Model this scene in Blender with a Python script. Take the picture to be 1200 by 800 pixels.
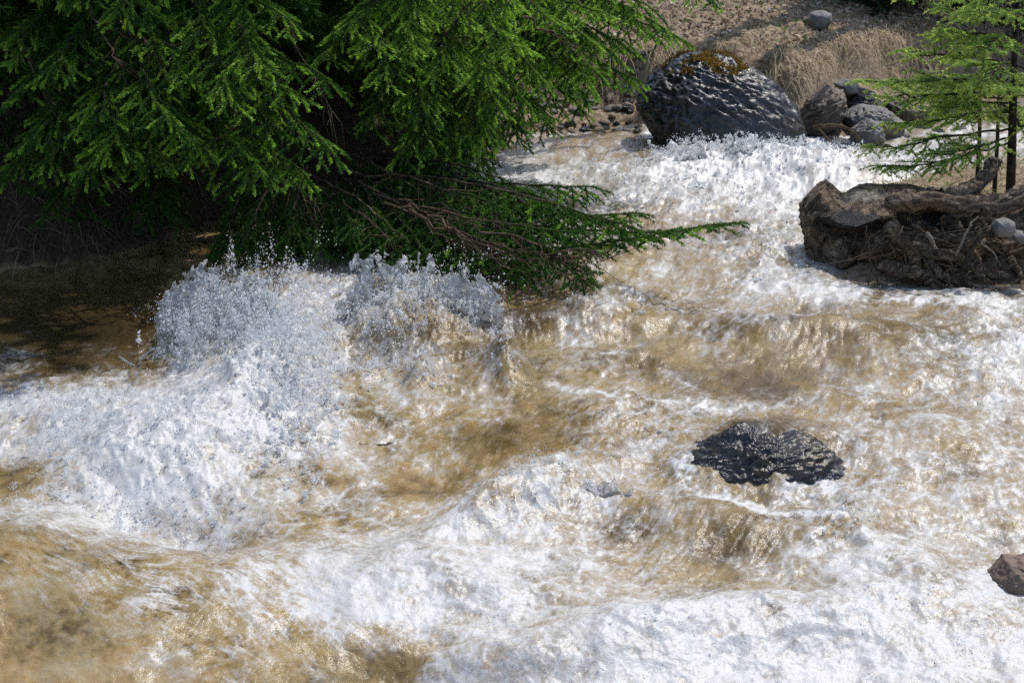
import bpy, bmesh, math, random
import numpy as np
from mathutils import Vector

for o in list(bpy.data.objects):
    bpy.data.objects.remove(o)
S = bpy.context.scene
COL = S.collection
R = math.radians

# ------------------------------------------------------------------ camera, sky, sun, exposure
PITCH = 17.0
CAM_H = 1.6
cam = bpy.data.cameras.new('camera')
cam.lens = 50
cam.sensor_width = 36
cam.clip_end = 500
cam.clip_start = 0.05
camo = bpy.data.objects.new('camera', cam)
COL.objects.link(camo)
camo.location = (0, 0, CAM_H)
camo.rotation_euler = (R(90 - PITCH), 0, 0)
S.camera = camo

SUN_EL, SUN_AZ = 60.0, 42.0            # azimuth measured from +Y (away from the camera) towards +X
w = bpy.data.worlds.new('World')
S.world = w
w.use_nodes = True
wn = w.node_tree
bg = wn.nodes['Background']
sky = wn.nodes.new('ShaderNodeTexSky')
sky.sky_type = 'NISHITA'
sky.sun_disc = False
sky.sun_elevation = R(SUN_EL)
sky.sun_rotation = R(SUN_AZ)
sky.air_density = 1.0
sky.dust_density = 1.5
wn.links.new(sky.outputs[0], bg.inputs[0])
bg.inputs[1].default_value = 0.15
sl = bpy.data.lights.new('sun', 'SUN')
sl.energy = 3.1
sl.angle = R(0.5)
sl.color = (1.0, 0.95, 0.87)
so = bpy.data.objects.new('sun', sl)
COL.objects.link(so)
sd = Vector((math.sin(R(SUN_AZ)) * math.cos(R(SUN_EL)), math.cos(R(SUN_AZ)) * math.cos(R(SUN_EL)), math.sin(R(SUN_EL))))
so.rotation_euler = sd.to_track_quat('Z', 'Y').to_euler()
S.view_settings.view_transform = 'Standard'
S.view_settings.look = 'None'
S.view_settings.exposure = 0.30
S.view_settings.gamma = 1.0
S.cycles.use_denoising = False
S.cycles.max_bounces = 8
S.cycles.diffuse_bounces = 3
S.cycles.glossy_bounces = 3
S.cycles.transmission_bounces = 4
S.cycles.transparent_max_bounces = 12
S.cycles.caustics_reflective = False
S.cycles.caustics_refractive = False
S.cycles.sample_clamp_indirect = 4.0
S.cycles.sample_clamp_direct = 3.0

# ------------------------------------------------------------------ projection helpers (photo pixels of 1200x800 -> world)
F = 50 / 36 * 1200
CP, SP = math.cos(R(PITCH)), math.sin(R(PITCH))
SLOPE = 0.03                            # the stream bed climbs away from the camera


def ray(px, py):
    u = (np.asarray(px, float) - 600) / F
    v = (400 - np.asarray(py, float)) / F
    return u, CP + v * SP, -SP + v * CP


def at(px, py, Y):
    u, dy, dz = ray(px, py)
    t = Y / dy
    return np.array([u * t, Y, CAM_H + dz * t])


def base_z(Y):
    return SLOPE * (np.asarray(Y) - 4.0)


def onwater(px, py):
    u, dy, dz = ray(px, py)
    t = (CAM_H + 4 * SLOPE) / (SLOPE * dy - dz)
    return u * t, dy * t, CAM_H + dz * t


def topix(x, y, z):
    zz = z - CAM_H
    d = y * CP - zz * SP
    v = (y * SP + zz * CP) / d
    return 600 + F * x / d, 400 - F * v


# ------------------------------------------------------------------ noise
_rs = np.random.RandomState(7)
_PERM = _rs.permutation(256)
_PERM = np.concatenate([_PERM, _PERM, _PERM])
_G3 = np.array([[1, 1, 0], [-1, 1, 0], [1, -1, 0], [-1, -1, 0], [1, 0, 1], [-1, 0, 1], [1, 0, -1], [-1, 0, -1],
                [0, 1, 1], [0, -1, 1], [0, 1, -1], [0, -1, -1], [1, 1, 0], [-1, 1, 0], [0, -1, 1], [0, -1, -1]], np.float32)


def perlin(x, y, z=0.0):
    x, y, z = np.broadcast_arrays(np.asarray(x, np.float32), np.asarray(y, np.float32), np.asarray(z, np.float32))
    xi, yi, zi = np.floor(x).astype(np.int32), np.floor(y).astype(np.int32), np.floor(z).astype(np.int32)
    xf, yf, zf = x - xi, y - yi, z - zi
    xi &= 255; yi &= 255; zi &= 255
    fu, fv, fw = (q * q * q * (q * (q * 6 - 15) + 10) for q in (xf, yf, zf))
    out = 0
    for dx in (0, 1):
        for dy in (0, 1):
            for dz in (0, 1):
                h = _PERM[_PERM[_PERM[xi + dx] + yi + dy] + zi + dz] & 15
                g = _G3[h]
                val = g[..., 0] * (xf - dx) + g[..., 1] * (yf - dy) + g[..., 2] * (zf - dz)
                out = out + val * (fu if dx else 1 - fu) * (fv if dy else 1 - fv) * (fw if dz else 1 - fw)
    return out


def fbm(x, y, z=0.0, octv=4, gain=0.5, ridge=False):
    a, f, s, n = 1.0, 1.0, 0.0, 0.0
    for i in range(octv):
        p = perlin(np.asarray(x) * f + 17.3 * i, np.asarray(y) * f - 9.1 * i, np.asarray(z) * f + 5.7 * i)
        s = s + a * ((1 - 2.2 * np.abs(p)) if ridge else p)
        n += a
        a *= gain
        f *= 2.03
    return s / n


def sstep(a, b, x):
    t = np.clip((np.asarray(x, float) - a) / (b - a), 0, 1)
    return t * t * (3 - 2 * t)


# ------------------------------------------------------------------ objects and meshes
def set_mesh(name, V, faces=None, quads=None, tris=None, smooth=True):
    """faces: list of tuples, or numpy quads / tris"""
    me = bpy.data.meshes.new(name)
    V = np.asarray(V, np.float32)
    if faces is not None:
        me.from_pydata([tuple(map(float, v)) for v in V], [], faces)
    else:
        A = quads if quads is not None else tris
        k = A.shape[1]
        me.vertices.add(len(V))
        me.vertices.foreach_set('co', V.ravel())
        me.loops.add(A.size)
        me.loops.foreach_set('vertex_index', A.ravel().astype(np.int32))
        me.polygons.add(len(A))
        me.polygons.foreach_set('loop_start', np.arange(0, A.size, k, dtype=np.int32))
        me.update(calc_edges=True)
        me.validate()
    if smooth:
        me.polygons.foreach_set('use_smooth', np.ones(len(me.polygons), bool))
    me.update()
    return me


def attr(me, name, vals):
    a = me.attributes.new(name, 'FLOAT', 'POINT')
    a.data.foreach_set('value', np.asarray(vals, np.float32))


def link(name, me, mat=None, parent=None, label=None, cat=None, group=None, kind=None, loc=None):
    o = bpy.data.objects.new(name, me)
    COL.objects.link(o)
    if mat is not None and me is not None:
        me.materials.clear()
        me.materials.append(mat)
    if parent is not None:
        o.parent = parent
    if loc is not None:
        o.location = loc
    if label:
        o['label'] = label
    if cat:
        o['category'] = cat
    if group:
        o['group'] = group
    if kind:
        o['kind'] = kind
    return o


def rebased(V, base):
    return np.asarray(V, float) - np.asarray(base, float)


class Tubes:
    def __init__(s):
        s.V, s.Q, s.n = [], [], 0

    def add(s, pts, r0, r1=None, sides=6, wob=0.0, rng=None, fiber=0.0):
        pts = np.asarray(pts, float)
        n = len(pts)
        rad = np.asarray(r0, float) if np.ndim(r0) else np.linspace(r0, r1 if r1 is not None else r0, n)
        T = np.gradient(pts, axis=0)
        T /= np.linalg.norm(T, axis=1)[:, None] + 1e-9
        ref = np.array([0.13, 0.31, 0.94])
        if abs(T.mean(0) @ ref) > 0.85 * np.linalg.norm(T.mean(0)):
            ref = np.array([0.95, 0.2, 0.1])
        U = np.cross(T, ref); U /= np.linalg.norm(U, axis=1)[:, None] + 1e-9
        W = np.cross(T, U)
        a = np.linspace(0, 2 * np.pi, sides, endpoint=False)
        rr = np.repeat(rad[:, None], sides, 1)
        if wob and rng is not None:
            rr = rr * (1 + wob * rng.uniform(-1, 1, (n, sides)))
        if fiber:
            L = np.concatenate([[0], np.cumsum(np.linalg.norm(np.diff(pts, axis=0), axis=1))])[:, None]
            tw_ = a[None, :] + L * 2.5
            sd_ = pts[0, 0] * 7
            rr = rr * (1 + fiber * fbm(np.cos(tw_) * 1.6 + sd_, np.sin(tw_) * 1.6, L * 5, 4, .65) * 2 + .5 * fiber * fbm(np.cos(tw_) * 4 + sd_, np.sin(tw_) * 4, L * 7 + 3, 2, ridge=True))
        ring = pts[:, None, :] + rr[..., None] * (np.cos(a)[None, :, None] * U[:, None, :] + np.sin(a)[None, :, None] * W[:, None, :])
        s.V.append(ring.reshape(-1, 3))
        i = np.arange(n - 1)[:, None] * sides
        j = np.arange(sides)[None, :]
        j2 = (j + 1) % sides
        q = np.stack([i + j, i + j2, i + sides + j2, i + sides + j], -1).reshape(-1, 4) + s.n
        s.Q.append(q)
        s.n += n * sides

    def mesh(s, name):
        return set_mesh(name, np.concatenate(s.V), quads=np.concatenate(s.Q))


# ------------------------------------------------------------------ materials
class M:
    def __init__(s, name):
        s.m = bpy.data.materials.new(name)
        s.m.use_nodes = True
        s.t = s.m.node_tree
        s.t.nodes.clear()
        s.out = s.t.nodes.new('ShaderNodeOutputMaterial')

    def n(s, typ, ins=None, **props):
        nd = s.t.nodes.new('ShaderNode' + typ)
        for k, v in props.items():
            setattr(nd, k, v)
        for k, v in (ins or {}).items():
            if hasattr(v, 'is_output') or isinstance(v, bpy.types.NodeSocket):
                s.t.links.new(v, nd.inputs[k])
            else:
                nd.inputs[k].default_value = v
        return nd

    def noise(s, scale, detail=4, rough=0.55, vec=None, dist=0.0):
        i = {'Scale': scale, 'Detail': detail, 'Roughness': rough, 'Distortion': dist}
        if vec is not None:
            i['Vector'] = vec
        return s.n('TexNoise', i).outputs['Fac']

    def pos(s, scale=(1, 1, 1), rot=(0, 0, 0), obj=True):
        src = s.n('TexCoord').outputs['Object'] if obj else s.n('NewGeometry').outputs['Position']
        return s.n('Mapping', {'Vector': src, 'Scale': scale, 'Rotation': rot}).outputs[0]

    def ramp(s, fac, stops, interp='LINEAR'):
        nd = s.n('ValToRGB', {'Fac': fac})
        cr = nd.color_ramp
        cr.interpolation = interp
        while len(cr.elements) < len(stops):
            cr.elements.new(0.5)
        for e, (p, c) in zip(cr.elements, stops):
            e.position = p
            e.color = tuple(c) + (1,) if len(c) == 3 else c
        return nd.outputs[0]

    def mix(s, fac, a, b, mode='MIX'):
        nd = s.n('Mix', data_type='RGBA', blend_type=mode)
        for idx, v in ((0, fac), (6, a), (7, b)):
            if isinstance(v, bpy.types.NodeSocket):
                s.t.links.new(v, nd.inputs[idx])
            else:
                nd.inputs[idx].default_value = v if idx == 0 or len(v) == 4 else tuple(v) + (1,)
        return nd.outputs[2]

    def math(s, op, a, b=0.0, c=None, clamp=False):
        nd = s.n('Math', operation=op, use_clamp=clamp)
        for i, v in enumerate((a, b, c)):
            if v is None:
                continue
            if isinstance(v, bpy.types.NodeSocket):
                s.t.links.new(v, nd.inputs[i])
            else:
                nd.inputs[i].default_value = v
        return nd.outputs[0]

    def attr(s, name):
        return s.n('Attribute', attribute_name=name).outputs['Fac']

    def bump(s, h, strength=0.5, dist=0.01, normal=None):
        i = {'Height': h, 'Strength': strength, 'Distance': dist}
        if normal is not None:
            i['Normal'] = normal
        return s.n('Bump', i).outputs[0]

    def pbr(s, col, rough=0.7, normal=None, spec=0.5, **kw):
        i = {'Base Color': col if isinstance(col, bpy.types.NodeSocket) or len(col) == 4 else tuple(col) + (1,), 'Roughness': rough, 'Specular IOR Level': spec}
        if normal is not None:
            i['Normal'] = normal
        i.update(kw)
        return s.n('BsdfPrincipled', i).outputs[0]

    def done(s, sh):
        s.t.links.new(sh, s.out.inputs[0])
        return s.m


def mat_rock(name, dark, light, rough=0.45, scale=6, stretch=(1, 1, 1), rot=(0, 0, 0), warm=None, bump=0.6):
    m = M(name)
    p = m.pos(stretch, rot)
    a = m.noise(scale, 8, 0.65, p, 0.4)
    b = m.noise(scale * 5, 6, 0.7, p)
    f = m.math('ADD', m.math('MULTIPLY', a, 0.65), m.math('MULTIPLY', b, 0.35))
    c = m.ramp(f, [(0.32, dark), (0.52, [(x + y) / 2 for x, y in zip(dark, light)]), (0.70, light)])
    if warm:
        c = m.mix(m.ramp(m.noise(scale * 0.7, 5, 0.6, p, 1.0), [(0.5, (0, 0, 0)), (0.68, (1, 1, 1))]), c, warm)
    rg = m.ramp(b, [(0.3, (rough * 0.6,) * 3), (0.7, (min(1, rough * 1.5),) * 3)])
    nb = m.bump(b, bump, 0.02, m.bump(m.noise(scale * 22, 4, 0.6, p), bump * 0.6, 0.006))
    return m.done(m.pbr(c, rg, nb))


MAT = {}
MAT['slate'] = mat_rock('wet_slate', (0.008, 0.009, 0.012), (0.062, 0.068, 0.082), 0.33, 5, (1, 1, 2.2), (0, R(-22), 0), (0.035, 0.026, 0.016), bump=.28)
MAT['grey'] = mat_rock('grey_rock', (0.07, 0.068, 0.066), (0.26, 0.255, 0.25), 0.6, 6, warm=(0.16, 0.12, 0.08))
MAT['brown'] = mat_rock('brown_rock', (0.035, 0.025, 0.018), (0.22, 0.16, 0.11), 0.5, 7, (1, 1, 2.4), (0, R(25), 0))
MAT['black'] = mat_rock('wet_black_rock', (0.006, 0.007, 0.009), (0.05, 0.052, 0.06), 0.2, 9)
MAT['wetblack'] = mat_rock('washed_black_rock', (0.006, 0.007, 0.008), (0.05, 0.052, 0.058), 0.22, 12, (1, 1, 1.8), (0, R(20), 0), (0.06, 0.045, 0.025), bump=.22)
MAT['redstone'] = mat_rock('rust_rock', (0.08, 0.045, 0.028), (0.30, 0.22, 0.17), 0.5, 9)
MAT['tan'] = mat_rock('tan_stone', (0.16, 0.12, 0.08), (0.42, 0.34, 0.24), 0.65, 8)


def mat_wood(name, dark, mid, light, rough=0.75, grain=(2.2, 9, 12), rot=(0, 0, 0), char=0.0):
    m = M(name)
    p0 = m.pos((1, 1, 1), rot)
    wv = m.n('TexNoise', {'Vector': p0, 'Scale': 3.0, 'Detail': 3}).outputs['Color']
    p = m.n('VectorMath', {0: p0, 1: wv}, operation='ADD').outputs[0]
    p = m.n('Mapping', {'Vector': p, 'Scale': grain}).outputs[0]
    a = m.noise(2.2, 8, 0.66, p)
    b = m.noise(9, 6, 0.7, p)
    c = m.ramp(m.math('ADD', m.math('MULTIPLY', a, 0.6), m.math('MULTIPLY', b, 0.4)), [(0.40, dark), (0.5, mid), (0.60, light)])
    if char:
        k = m.math('ADD', m.attr('char'), m.math('MULTIPLY', m.math('SUBTRACT', m.noise(8, 5, 0.6, p0), 0.5), 0.9))
        c = m.mix(m.ramp(k, [(0.42, (0, 0, 0)), (0.58, (1, 1, 1))]), c, m.mix(a, (0.006, 0.006, 0.008), (0.04, 0.04, 0.045)))
        k3 = m.math('ADD', m.attr('pale'), m.math('MULTIPLY', m.math('SUBTRACT', b, 0.5), 1.3))
        c = m.mix(m.ramp(k3, [(0.45, (0, 0, 0)), (0.75, (1, 1, 1))]), c, m.mix(b, (0.22, 0.175, 0.13), (0.56, 0.48, 0.39)))
        k2 = m.math('ADD', m.attr('rust'), m.math('MULTIPLY', m.math('SUBTRACT', m.noise(11, 5, 0.6, p0), 0.5), 1.0))
        c = m.mix(m.ramp(k2, [(0.5, (0, 0, 0)), (0.66, (1, 1, 1))]), c, m.mix(b, (0.05, 0.018, 0.006), (0.25, 0.105, 0.035)))
    nb = m.bump(b, 1.0, 0.02, m.bump(m.noise(30, 4, 0.6, p), 0.6, 0.006))
    return m.done(m.pbr(c, rough, nb, 0.35))


MAT['stump'] = mat_wood('weathered_root_wood', (0.026, 0.016, 0.010), (0.15, 0.092, 0.052), (0.44, 0.33, 0.225), 0.36, char=1.0)
MAT['root'] = mat_wood('root_wood', (0.03, 0.019, 0.012), (0.18, 0.12, 0.075), (0.48, 0.37, 0.27), 0.6)
MAT['bark'] = mat_wood('spruce_bark', (0.015, 0.010, 0.007), (0.05, 0.035, 0.025), (0.12, 0.09, 0.07), 0.85, (6, 6, 3))
MAT['twig'] = mat_wood('dry_twig', (0.045, 0.028, 0.016), (0.13, 0.085, 0.05), (0.24, 0.17, 0.10), 0.8)
MAT['pale_wood'] = mat_wood('bleached_wood', (0.14, 0.11, 0.08), (0.33, 0.27, 0.21), (0.5, 0.43, 0.35), 0.7)


def mat_leafy(name, old_a, old_b, fresh, rough=0.5, trans=0.3):
    m = M(name)
    o = m.mix(m.math('MULTIPLY', m.attr('vary'), 1.0), old_a, old_b)
    c = m.mix(m.attr('fresh'), o, fresh)
    d = m.pbr(c, rough, None, 0.35)
    tr = m.n('BsdfTranslucent', {'Color': c}).outputs[0]
    return m.done(m.n('MixShader', {0: trans, 1: d, 2: tr}).outputs[0])


MAT['needles'] = mat_leafy('spruce_needles', (0.030, 0.090, 0.013), (0.075, 0.195, 0.020), (0.42, 0.68, 0.085), 0.45, 0.46)
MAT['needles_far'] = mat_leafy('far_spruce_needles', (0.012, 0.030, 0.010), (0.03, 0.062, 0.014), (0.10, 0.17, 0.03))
MAT['needles_pale'] = mat_leafy('young_spruce_needles', (0.20, 0.34, 0.09), (0.36, 0.53, 0.12), (0.58, 0.70, 0.17), 0.5, 0.55)
MAT['grass'] = mat_leafy('dry_grass_blades', (0.33, 0.25, 0.15), (0.62, 0.52, 0.36), (0.17, 0.26, 0.05), 0.7, 0.35)
MAT['twig_grass'] = mat_leafy('dead_grass_blades', (0.07, 0.05, 0.03), (0.24, 0.18, 0.115), (0.08, 0.14, 0.03), 0.8, 0.1)
MAT['litter'] = mat_leafy('fallen_leaves', (0.20, 0.13, 0.08), (0.62, 0.53, 0.42), (0.12, 0.19, 0.045), 0.75, 0.15)
MAT['moss'] = mat_leafy('ochre_moss', (0.06, 0.06, 0.012), (0.17, 0.11, 0.02), (0.34, 0.19, 0.025), 0.8, 0.15)
MAT['buds'] = mat_leafy('pale_buds', (0.30, 0.34, 0.14), (0.48, 0.50, 0.26), (0.5, 0.55, 0.2), 0.6, 0.3)

# ---- ground: golden stream bed below the water, soil and litter on the banks
m = M('ground_soil')
pw = m.pos((1, 1, 1), obj=False)
n1 = m.noise(3.0, 8, 0.62, pw)
n2 = m.noise(24, 6, 0.7, pw)
vo = m.n('TexVoronoi', {'Vector': pw, 'Scale': 26.0, 'Randomness': 1.0}).outputs['Distance']
soil = m.ramp(n2, [(0.3, (0.028, 0.019, 0.012)), (0.5, (0.24, 0.175, 0.115)), (0.72, (0.48, 0.385, 0.27))])
soil = m.mix(m.ramp(n1, [(0.45, (0, 0, 0)), (0.65, (1, 1, 1))]), soil, m.mix(n2, (0.16, 0.12, 0.075), (0.46, 0.37, 0.25)))
bed = m.ramp(m.math('ADD', m.math('MULTIPLY', n2, 0.6), m.math('MULTIPLY', n1, 0.4)),
             [(0.34, (0.075, 0.05, 0.018)), (0.5, (0.27, 0.175, 0.06)), (0.66, (0.44, 0.31, 0.13))])
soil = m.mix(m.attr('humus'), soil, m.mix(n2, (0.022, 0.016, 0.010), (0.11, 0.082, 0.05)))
stn = m.n('TexVoronoi', {'Vector': pw, 'Scale': 11.0, 'Randomness': 1.0}).outputs['Color']
bed = m.mix(0.55, bed, m.ramp(m.n('SeparateColor', {'Color': stn}).outputs[0], [(0.0, (0.10, 0.075, 0.04)), (0.4, (0.36, 0.26, 0.12)), (0.75, (0.62, 0.49, 0.28)), (1.0, (0.30, 0.27, 0.22))]))
col = m.mix(m.attr('wet'), soil, bed)
nb = m.bump(n2, 0.8, 0.03, m.bump(vo, 0.4, 0.02))
MAT['ground'] = m.done(m.pbr(col, 0.85, nb, 0.25))

# ---- water: tinted see-through sheet with silt, foam where it breaks
m = M('stream_water')
pw = m.pos((1, 1, 1), obj=False)
fo = m.attr('foam')
ti = m.attr('tint')
fine = m.noise(110, 4, 0.65, pw)
mid = m.noise(34, 5, 0.65, pw)
k = m.math('ADD', fo, m.math('MULTIPLY', m.math('SUBTRACT', fine, 0.5), 0.42))
k = m.math('ADD', k, m.math('MULTIPLY', m.math('SUBTRACT', mid, 0.5), 0.42))
k = m.n('MapRange', {'Value': k, 'From Min': 0.05, 'From Max': 0.95}, interpolation_type='SMOOTHSTEP').outputs[0]
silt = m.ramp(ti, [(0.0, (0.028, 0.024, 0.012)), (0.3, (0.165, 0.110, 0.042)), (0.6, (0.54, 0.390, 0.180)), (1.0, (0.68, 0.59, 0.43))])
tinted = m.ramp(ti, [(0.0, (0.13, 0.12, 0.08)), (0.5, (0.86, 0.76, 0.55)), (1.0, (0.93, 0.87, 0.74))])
nd_ = m.bump(mid, 0.35, 0.016)
body = m.n('MixShader', {0: 0.45, 1: m.n('BsdfTransparent', {'Color': tinted}).outputs[0],
                         2: m.n('BsdfDiffuse', {'Color': silt, 'Normal': nd_}).outputs[0]}).outputs[0]
nf = m.bump(fine, 0.22, 0.008, m.bump(mid, 0.28, 0.016))
air = m.n('MixShader', {0: 0.34, 1: m.n('BsdfDiffuse', {'Color': (0.75, 0.765, 0.78, 1), 'Normal': nf}).outputs[0],
                        2: m.n('BsdfTranslucent', {'Color': (0.8, 0.84, 0.88, 1)}).outputs[0]}).outputs[0]
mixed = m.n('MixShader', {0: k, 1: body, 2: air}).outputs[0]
ns = m.bump(fine, 0.22, 0.006, m.bump(mid, 0.30, 0.014))
fr = m.n('Fresnel', {'IOR': 1.36, 'Normal': ns}).outputs[0]
rg = m.n('MapRange', {'Value': k, 'From Min': 0.3, 'From Max': 1.0, 'To Min': 0.15, 'To Max': 0.42}).outputs[0]
MAT['water'] = m.done(m.n('MixShader', {0: fr, 1: mixed, 2: m.n('BsdfGlossy', {'Color': (1, 1, 1, 1), 'Roughness': rg, 'Normal': ns}).outputs[0]}).outputs[0])

m = M('water_sheet')
pw = m.pos((1, 1, 1), obj=False)
f1 = m.noise(45, 5, 0.7, pw)
f2 = m.noise(130, 3, 0.6, pw)
nb = m.bump(f1, 0.7, 0.012, m.bump(f2, 0.4, 0.004))
wd = m.n('MixShader', {0: 0.4, 1: m.n('BsdfDiffuse', {'Color': (0.83, 0.85, 0.87, 1), 'Normal': nb}).outputs[0], 2: m.n('BsdfTranslucent', {'Color': (0.82, 0.86, 0.9, 1)}).outputs[0]}).outputs[0]
op = m.n('MapRange', {'Value': m.math('ADD', m.math('MULTIPLY', f1, .7), m.math('MULTIPLY', f2, .3)), 'From Min': 0.38, 'From Max': 0.66, 'To Min': 0.0, 'To Max': 0.8}).outputs[0]
sh_ = m.n('MixShader', {0: op, 1: m.n('BsdfTransparent', {'Color': (.96, .97, .97, 1)}).outputs[0], 2: wd}).outputs[0]
fr = m.n('Fresnel', {'IOR': 1.33, 'Normal': nb}).outputs[0]
MAT['sheet'] = m.done(m.n('MixShader', {0: fr, 1: sh_, 2: m.n('BsdfGlossy', {'Color': (1, 1, 1, 1), 'Roughness': .08, 'Normal': nb}).outputs[0]}).outputs[0])

m = M('spray_drops')
d = m.pbr((0.86, 0.88, 0.9), 0.25, None, 0.6)
tr = m.n('BsdfTranslucent', {'Color': (0.85, 0.88, 0.92, 1)}).outputs[0]
wh = m.n('MixShader', {0: 0.55, 1: d, 2: tr}).outputs[0]
MAT['spray'] = m.done(m.n('MixShader', {0: 0.28, 1: wh, 2: m.n('BsdfTransparent').outputs[0]}).outputs[0])

# ------------------------------------------------------------------ ground
shore_px = np.array([(-900, 372), (-330, 345), (0, 316), (120, 305), (240, 268), (340, 240), (450, 212), (560, 180), (640, 158), (700, 153),
                     (760, 153), (850, 158), (940, 166), (1000, 170), (1050, 152), (1150, 130), (1300, 118), (1600, 108), (2200, 100)], float)
sx, sy, sz = onwater(shore_px[:, 0], shore_px[:, 1])
su = sx / sy
isl_px = np.array([(955, 330), (985, 338), (1100, 341), (1250, 343), (1450, 350), (1900, 370), (1900, 150), (1500, 168), (1300, 182), (1180, 196), (1080, 210), (1000, 224), (960, 245)], float)
ix, iy, iz = onwater(isl_px[:, 0], isl_px[:, 1])


def dense(x, y, closed=False, step=0.06):
    P = np.stack([x, y], 1)
    if closed:
        P = np.concatenate([P, P[:1]])
    out = []
    for a, b in zip(P[:-1], P[1:]):
        n = max(2, int(np.hypot(*(b - a)) / step))
        out.append(a + (b - a) * np.linspace(0, 1, n, endpoint=False)[:, None])
    return np.concatenate(out + [P[-1:]])


shore_d, isl_d = dense(sx, sy), dense(ix, iy, True)


def mindist(x, y, P):
    sh = x.shape
    x, y = x.ravel(), y.ravel()
    out = np.empty(len(x))
    for i in range(0, len(x), 20000):
        d = (x[i:i + 20000, None] - P[None, :, 0]) ** 2 + (y[i:i + 20000, None] - P[None, :, 1]) ** 2
        out[i:i + 20000] = np.sqrt(d.min(1))
    return out.reshape(sh)


def inpoly(x, y, px, py):
    ins = np.zeros(np.shape(x), bool)
    j = len(px) - 1
    for i in range(len(px)):
        c = ((py[i] > y) != (py[j] > y)) & (x < (px[j] - px[i]) * (y - py[i]) / (py[j] - py[i] + 1e-12) + px[i])
        ins ^= c
        j = i
    return ins


def ground_z(x, y, full=False):
    x, y = np.asarray(x, float), np.asarray(y, float)
    b = base_z(np.clip(y, 0, 14))
    u = x / np.maximum(y, 0.2)
    Ys = np.interp(u, su, sy)
    d = mindist(x, y, shore_d) * np.where(y > Ys, 1, -1)
    di = mindist(x, y, isl_d) * np.where(inpoly(x, y, ix, iy), 1, -1)
    px = 600 + F * u / CP
    nz = fbm(x * 2.2, y * 2.2, 1.3, 4)
    nf = fbm(x * 9, y * 9, 4.3, 4)
    dd = np.maximum(d, 0)
    left = 0.95 * (1 - np.exp(-dd / 0.95)) + 0.16 * dd
    dw = dd + 0.16 * nz
    right = 0.10 * sstep(0, 0.3, dw) + 0.34 * sstep(0.42, 0.85, dw) + 0.15 * np.maximum(dw - 0.6, 0) + 0.35 * np.maximum(dd - 3.0, 0)
    wr = sstep(430, 620, px)
    land = left * (1 - wr) + right * wr + 0.10 * nz * sstep(0, 0.6, dd) + 0.03 * nf
    isl = 0.13 * sstep(0, 0.4, np.maximum(di, 0)) + 0.04 * nz * sstep(0, .3, np.maximum(di, 0)) + 0.02 * nf
    dep = np.maximum(-d, 0)
    dep2 = np.minimum(dep, np.maximum(-di, 0))
    bedz = -0.20 * sstep(0, 0.45, dep2) + 0.05 * nz + 0.02 * nf - 0.015
    near = 0.35 * sstep(2.1, 1.2, y)
    h = np.where(d > 0, land, np.where(di > 0, isl, bedz + near))
    if full:
        wet = np.where((d > 0) | (di > 0), 0.0, 1.0) * sstep(1.6, 2.0, y)
        return b + h, wet
    return b + h


def hit(a, b, y0=6.0, y1=22.0):
    """distance at which the ray through a photo pixel meets the land"""
    u, dy, dz = ray(a, b)
    ys = np.arange(y0, y1, .03)
    t = ys / dy
    below = (CAM_H + dz * t) <= ground_z(u * t, ys)
    return float(ys[np.argmax(below)]) if below.any() else y1 - 4


def grow_axis(lo, hi, step, out_lo, out_hi, g=1.16):
    c = list(np.arange(lo, hi, step))
    s, v, up = step, hi, []
    while v < out_hi:
        up.append(v); s *= g; v += s
    up.append(out_hi)
    s, v, dn = step, lo, []
    while True:
        s *= g; v -= s
        if v < out_lo:
            break
        dn.append(v)
    return np.array([out_lo] + dn[::-1] + c + up)


gx = grow_axis(-4.6, 5.2, 0.04, -220, 220)
gy = grow_axis(1.0, 13.4, 0.04, -160, 260)
GX, GY = np.meshgrid(gx, gy)
GZ, WET = ground_z(GX, GY, True)
far = sstep(14, 40, np.hypot(GX, GY - 5))
GZ = np.minimum(GZ, 14 + 0 * GZ)
nr, nc = GX.shape
i = np.arange(nr - 1)[:, None] * nc + np.arange(nc - 1)[None]
Q = np.stack([i, i + 1, i + nc + 1, i + nc], -1).reshape(-1, 4)
me = set_mesh('ground', np.stack([GX, GY, GZ], -1).reshape(-1, 3), quads=Q)
attr(me, 'wet', WET.ravel())
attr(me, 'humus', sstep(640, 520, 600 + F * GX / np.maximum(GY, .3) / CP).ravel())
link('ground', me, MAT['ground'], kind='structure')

# ------------------------------------------------------------------ water surface
FOAM = """
3 3 3 3 3 3 3 3 3 4 5 5 5 4 4 7 9 9 9 8 7 6 5 5
1 1 1 1 1 2 4 6 8 8 8 8 8 6 6 8 8 9 9 8 7 6 5 5
0 0 0 0 1 2 4 7 9 9 9 9 8 6 4 4 3 5 7 7 6 5 5 5
0 0 0 0 1 2 3 5 7 8 8 7 6 5 4 5 5 6 7 7 5 5 5 6
0 0 0 0 1 1 2 6 4 3 3 2 1 5 6 3 5 6 5 3 4 4 6 7
3 1 1 2 7 8 8 8 5 5 3 4 2 3 4 2 3 2 2 3 3 4 6 8
8 8 8 9 9 9 9 7 3 5 4 4 2 3 5 6 5 2 2 4 5 6 6 7
7 9 9 9 9 9 9 6 6 4 3 0 0 3 6 7 4 2 3 4 6 6 6 6
0 5 9 9 9 7 5 4 5 1 2 6 8 7 5 4 4 4 5 6 6 6 6 6
6 6 7 7 6 5 5 4 5 7 8 8 8 6 4 4 3 3 4 6 6 6 6 6
1 1 2 3 2 4 5 8 8 8 8 8 8 7 5 4 3 3 5 7 8 7 6 6
1 1 2 3 3 4 5 8 9 9 8 8 7 6 8 8 8 8 7 8 9 8 7 7
0 1 1 2 2 3 1 2 1 1 6 7 7 8 9 9 9 9 9 9 9 8 8 8
"""
FO = np.array([[int(c) for c in l.split()] for l in FOAM.strip().splitlines()], float) / 9


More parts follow.
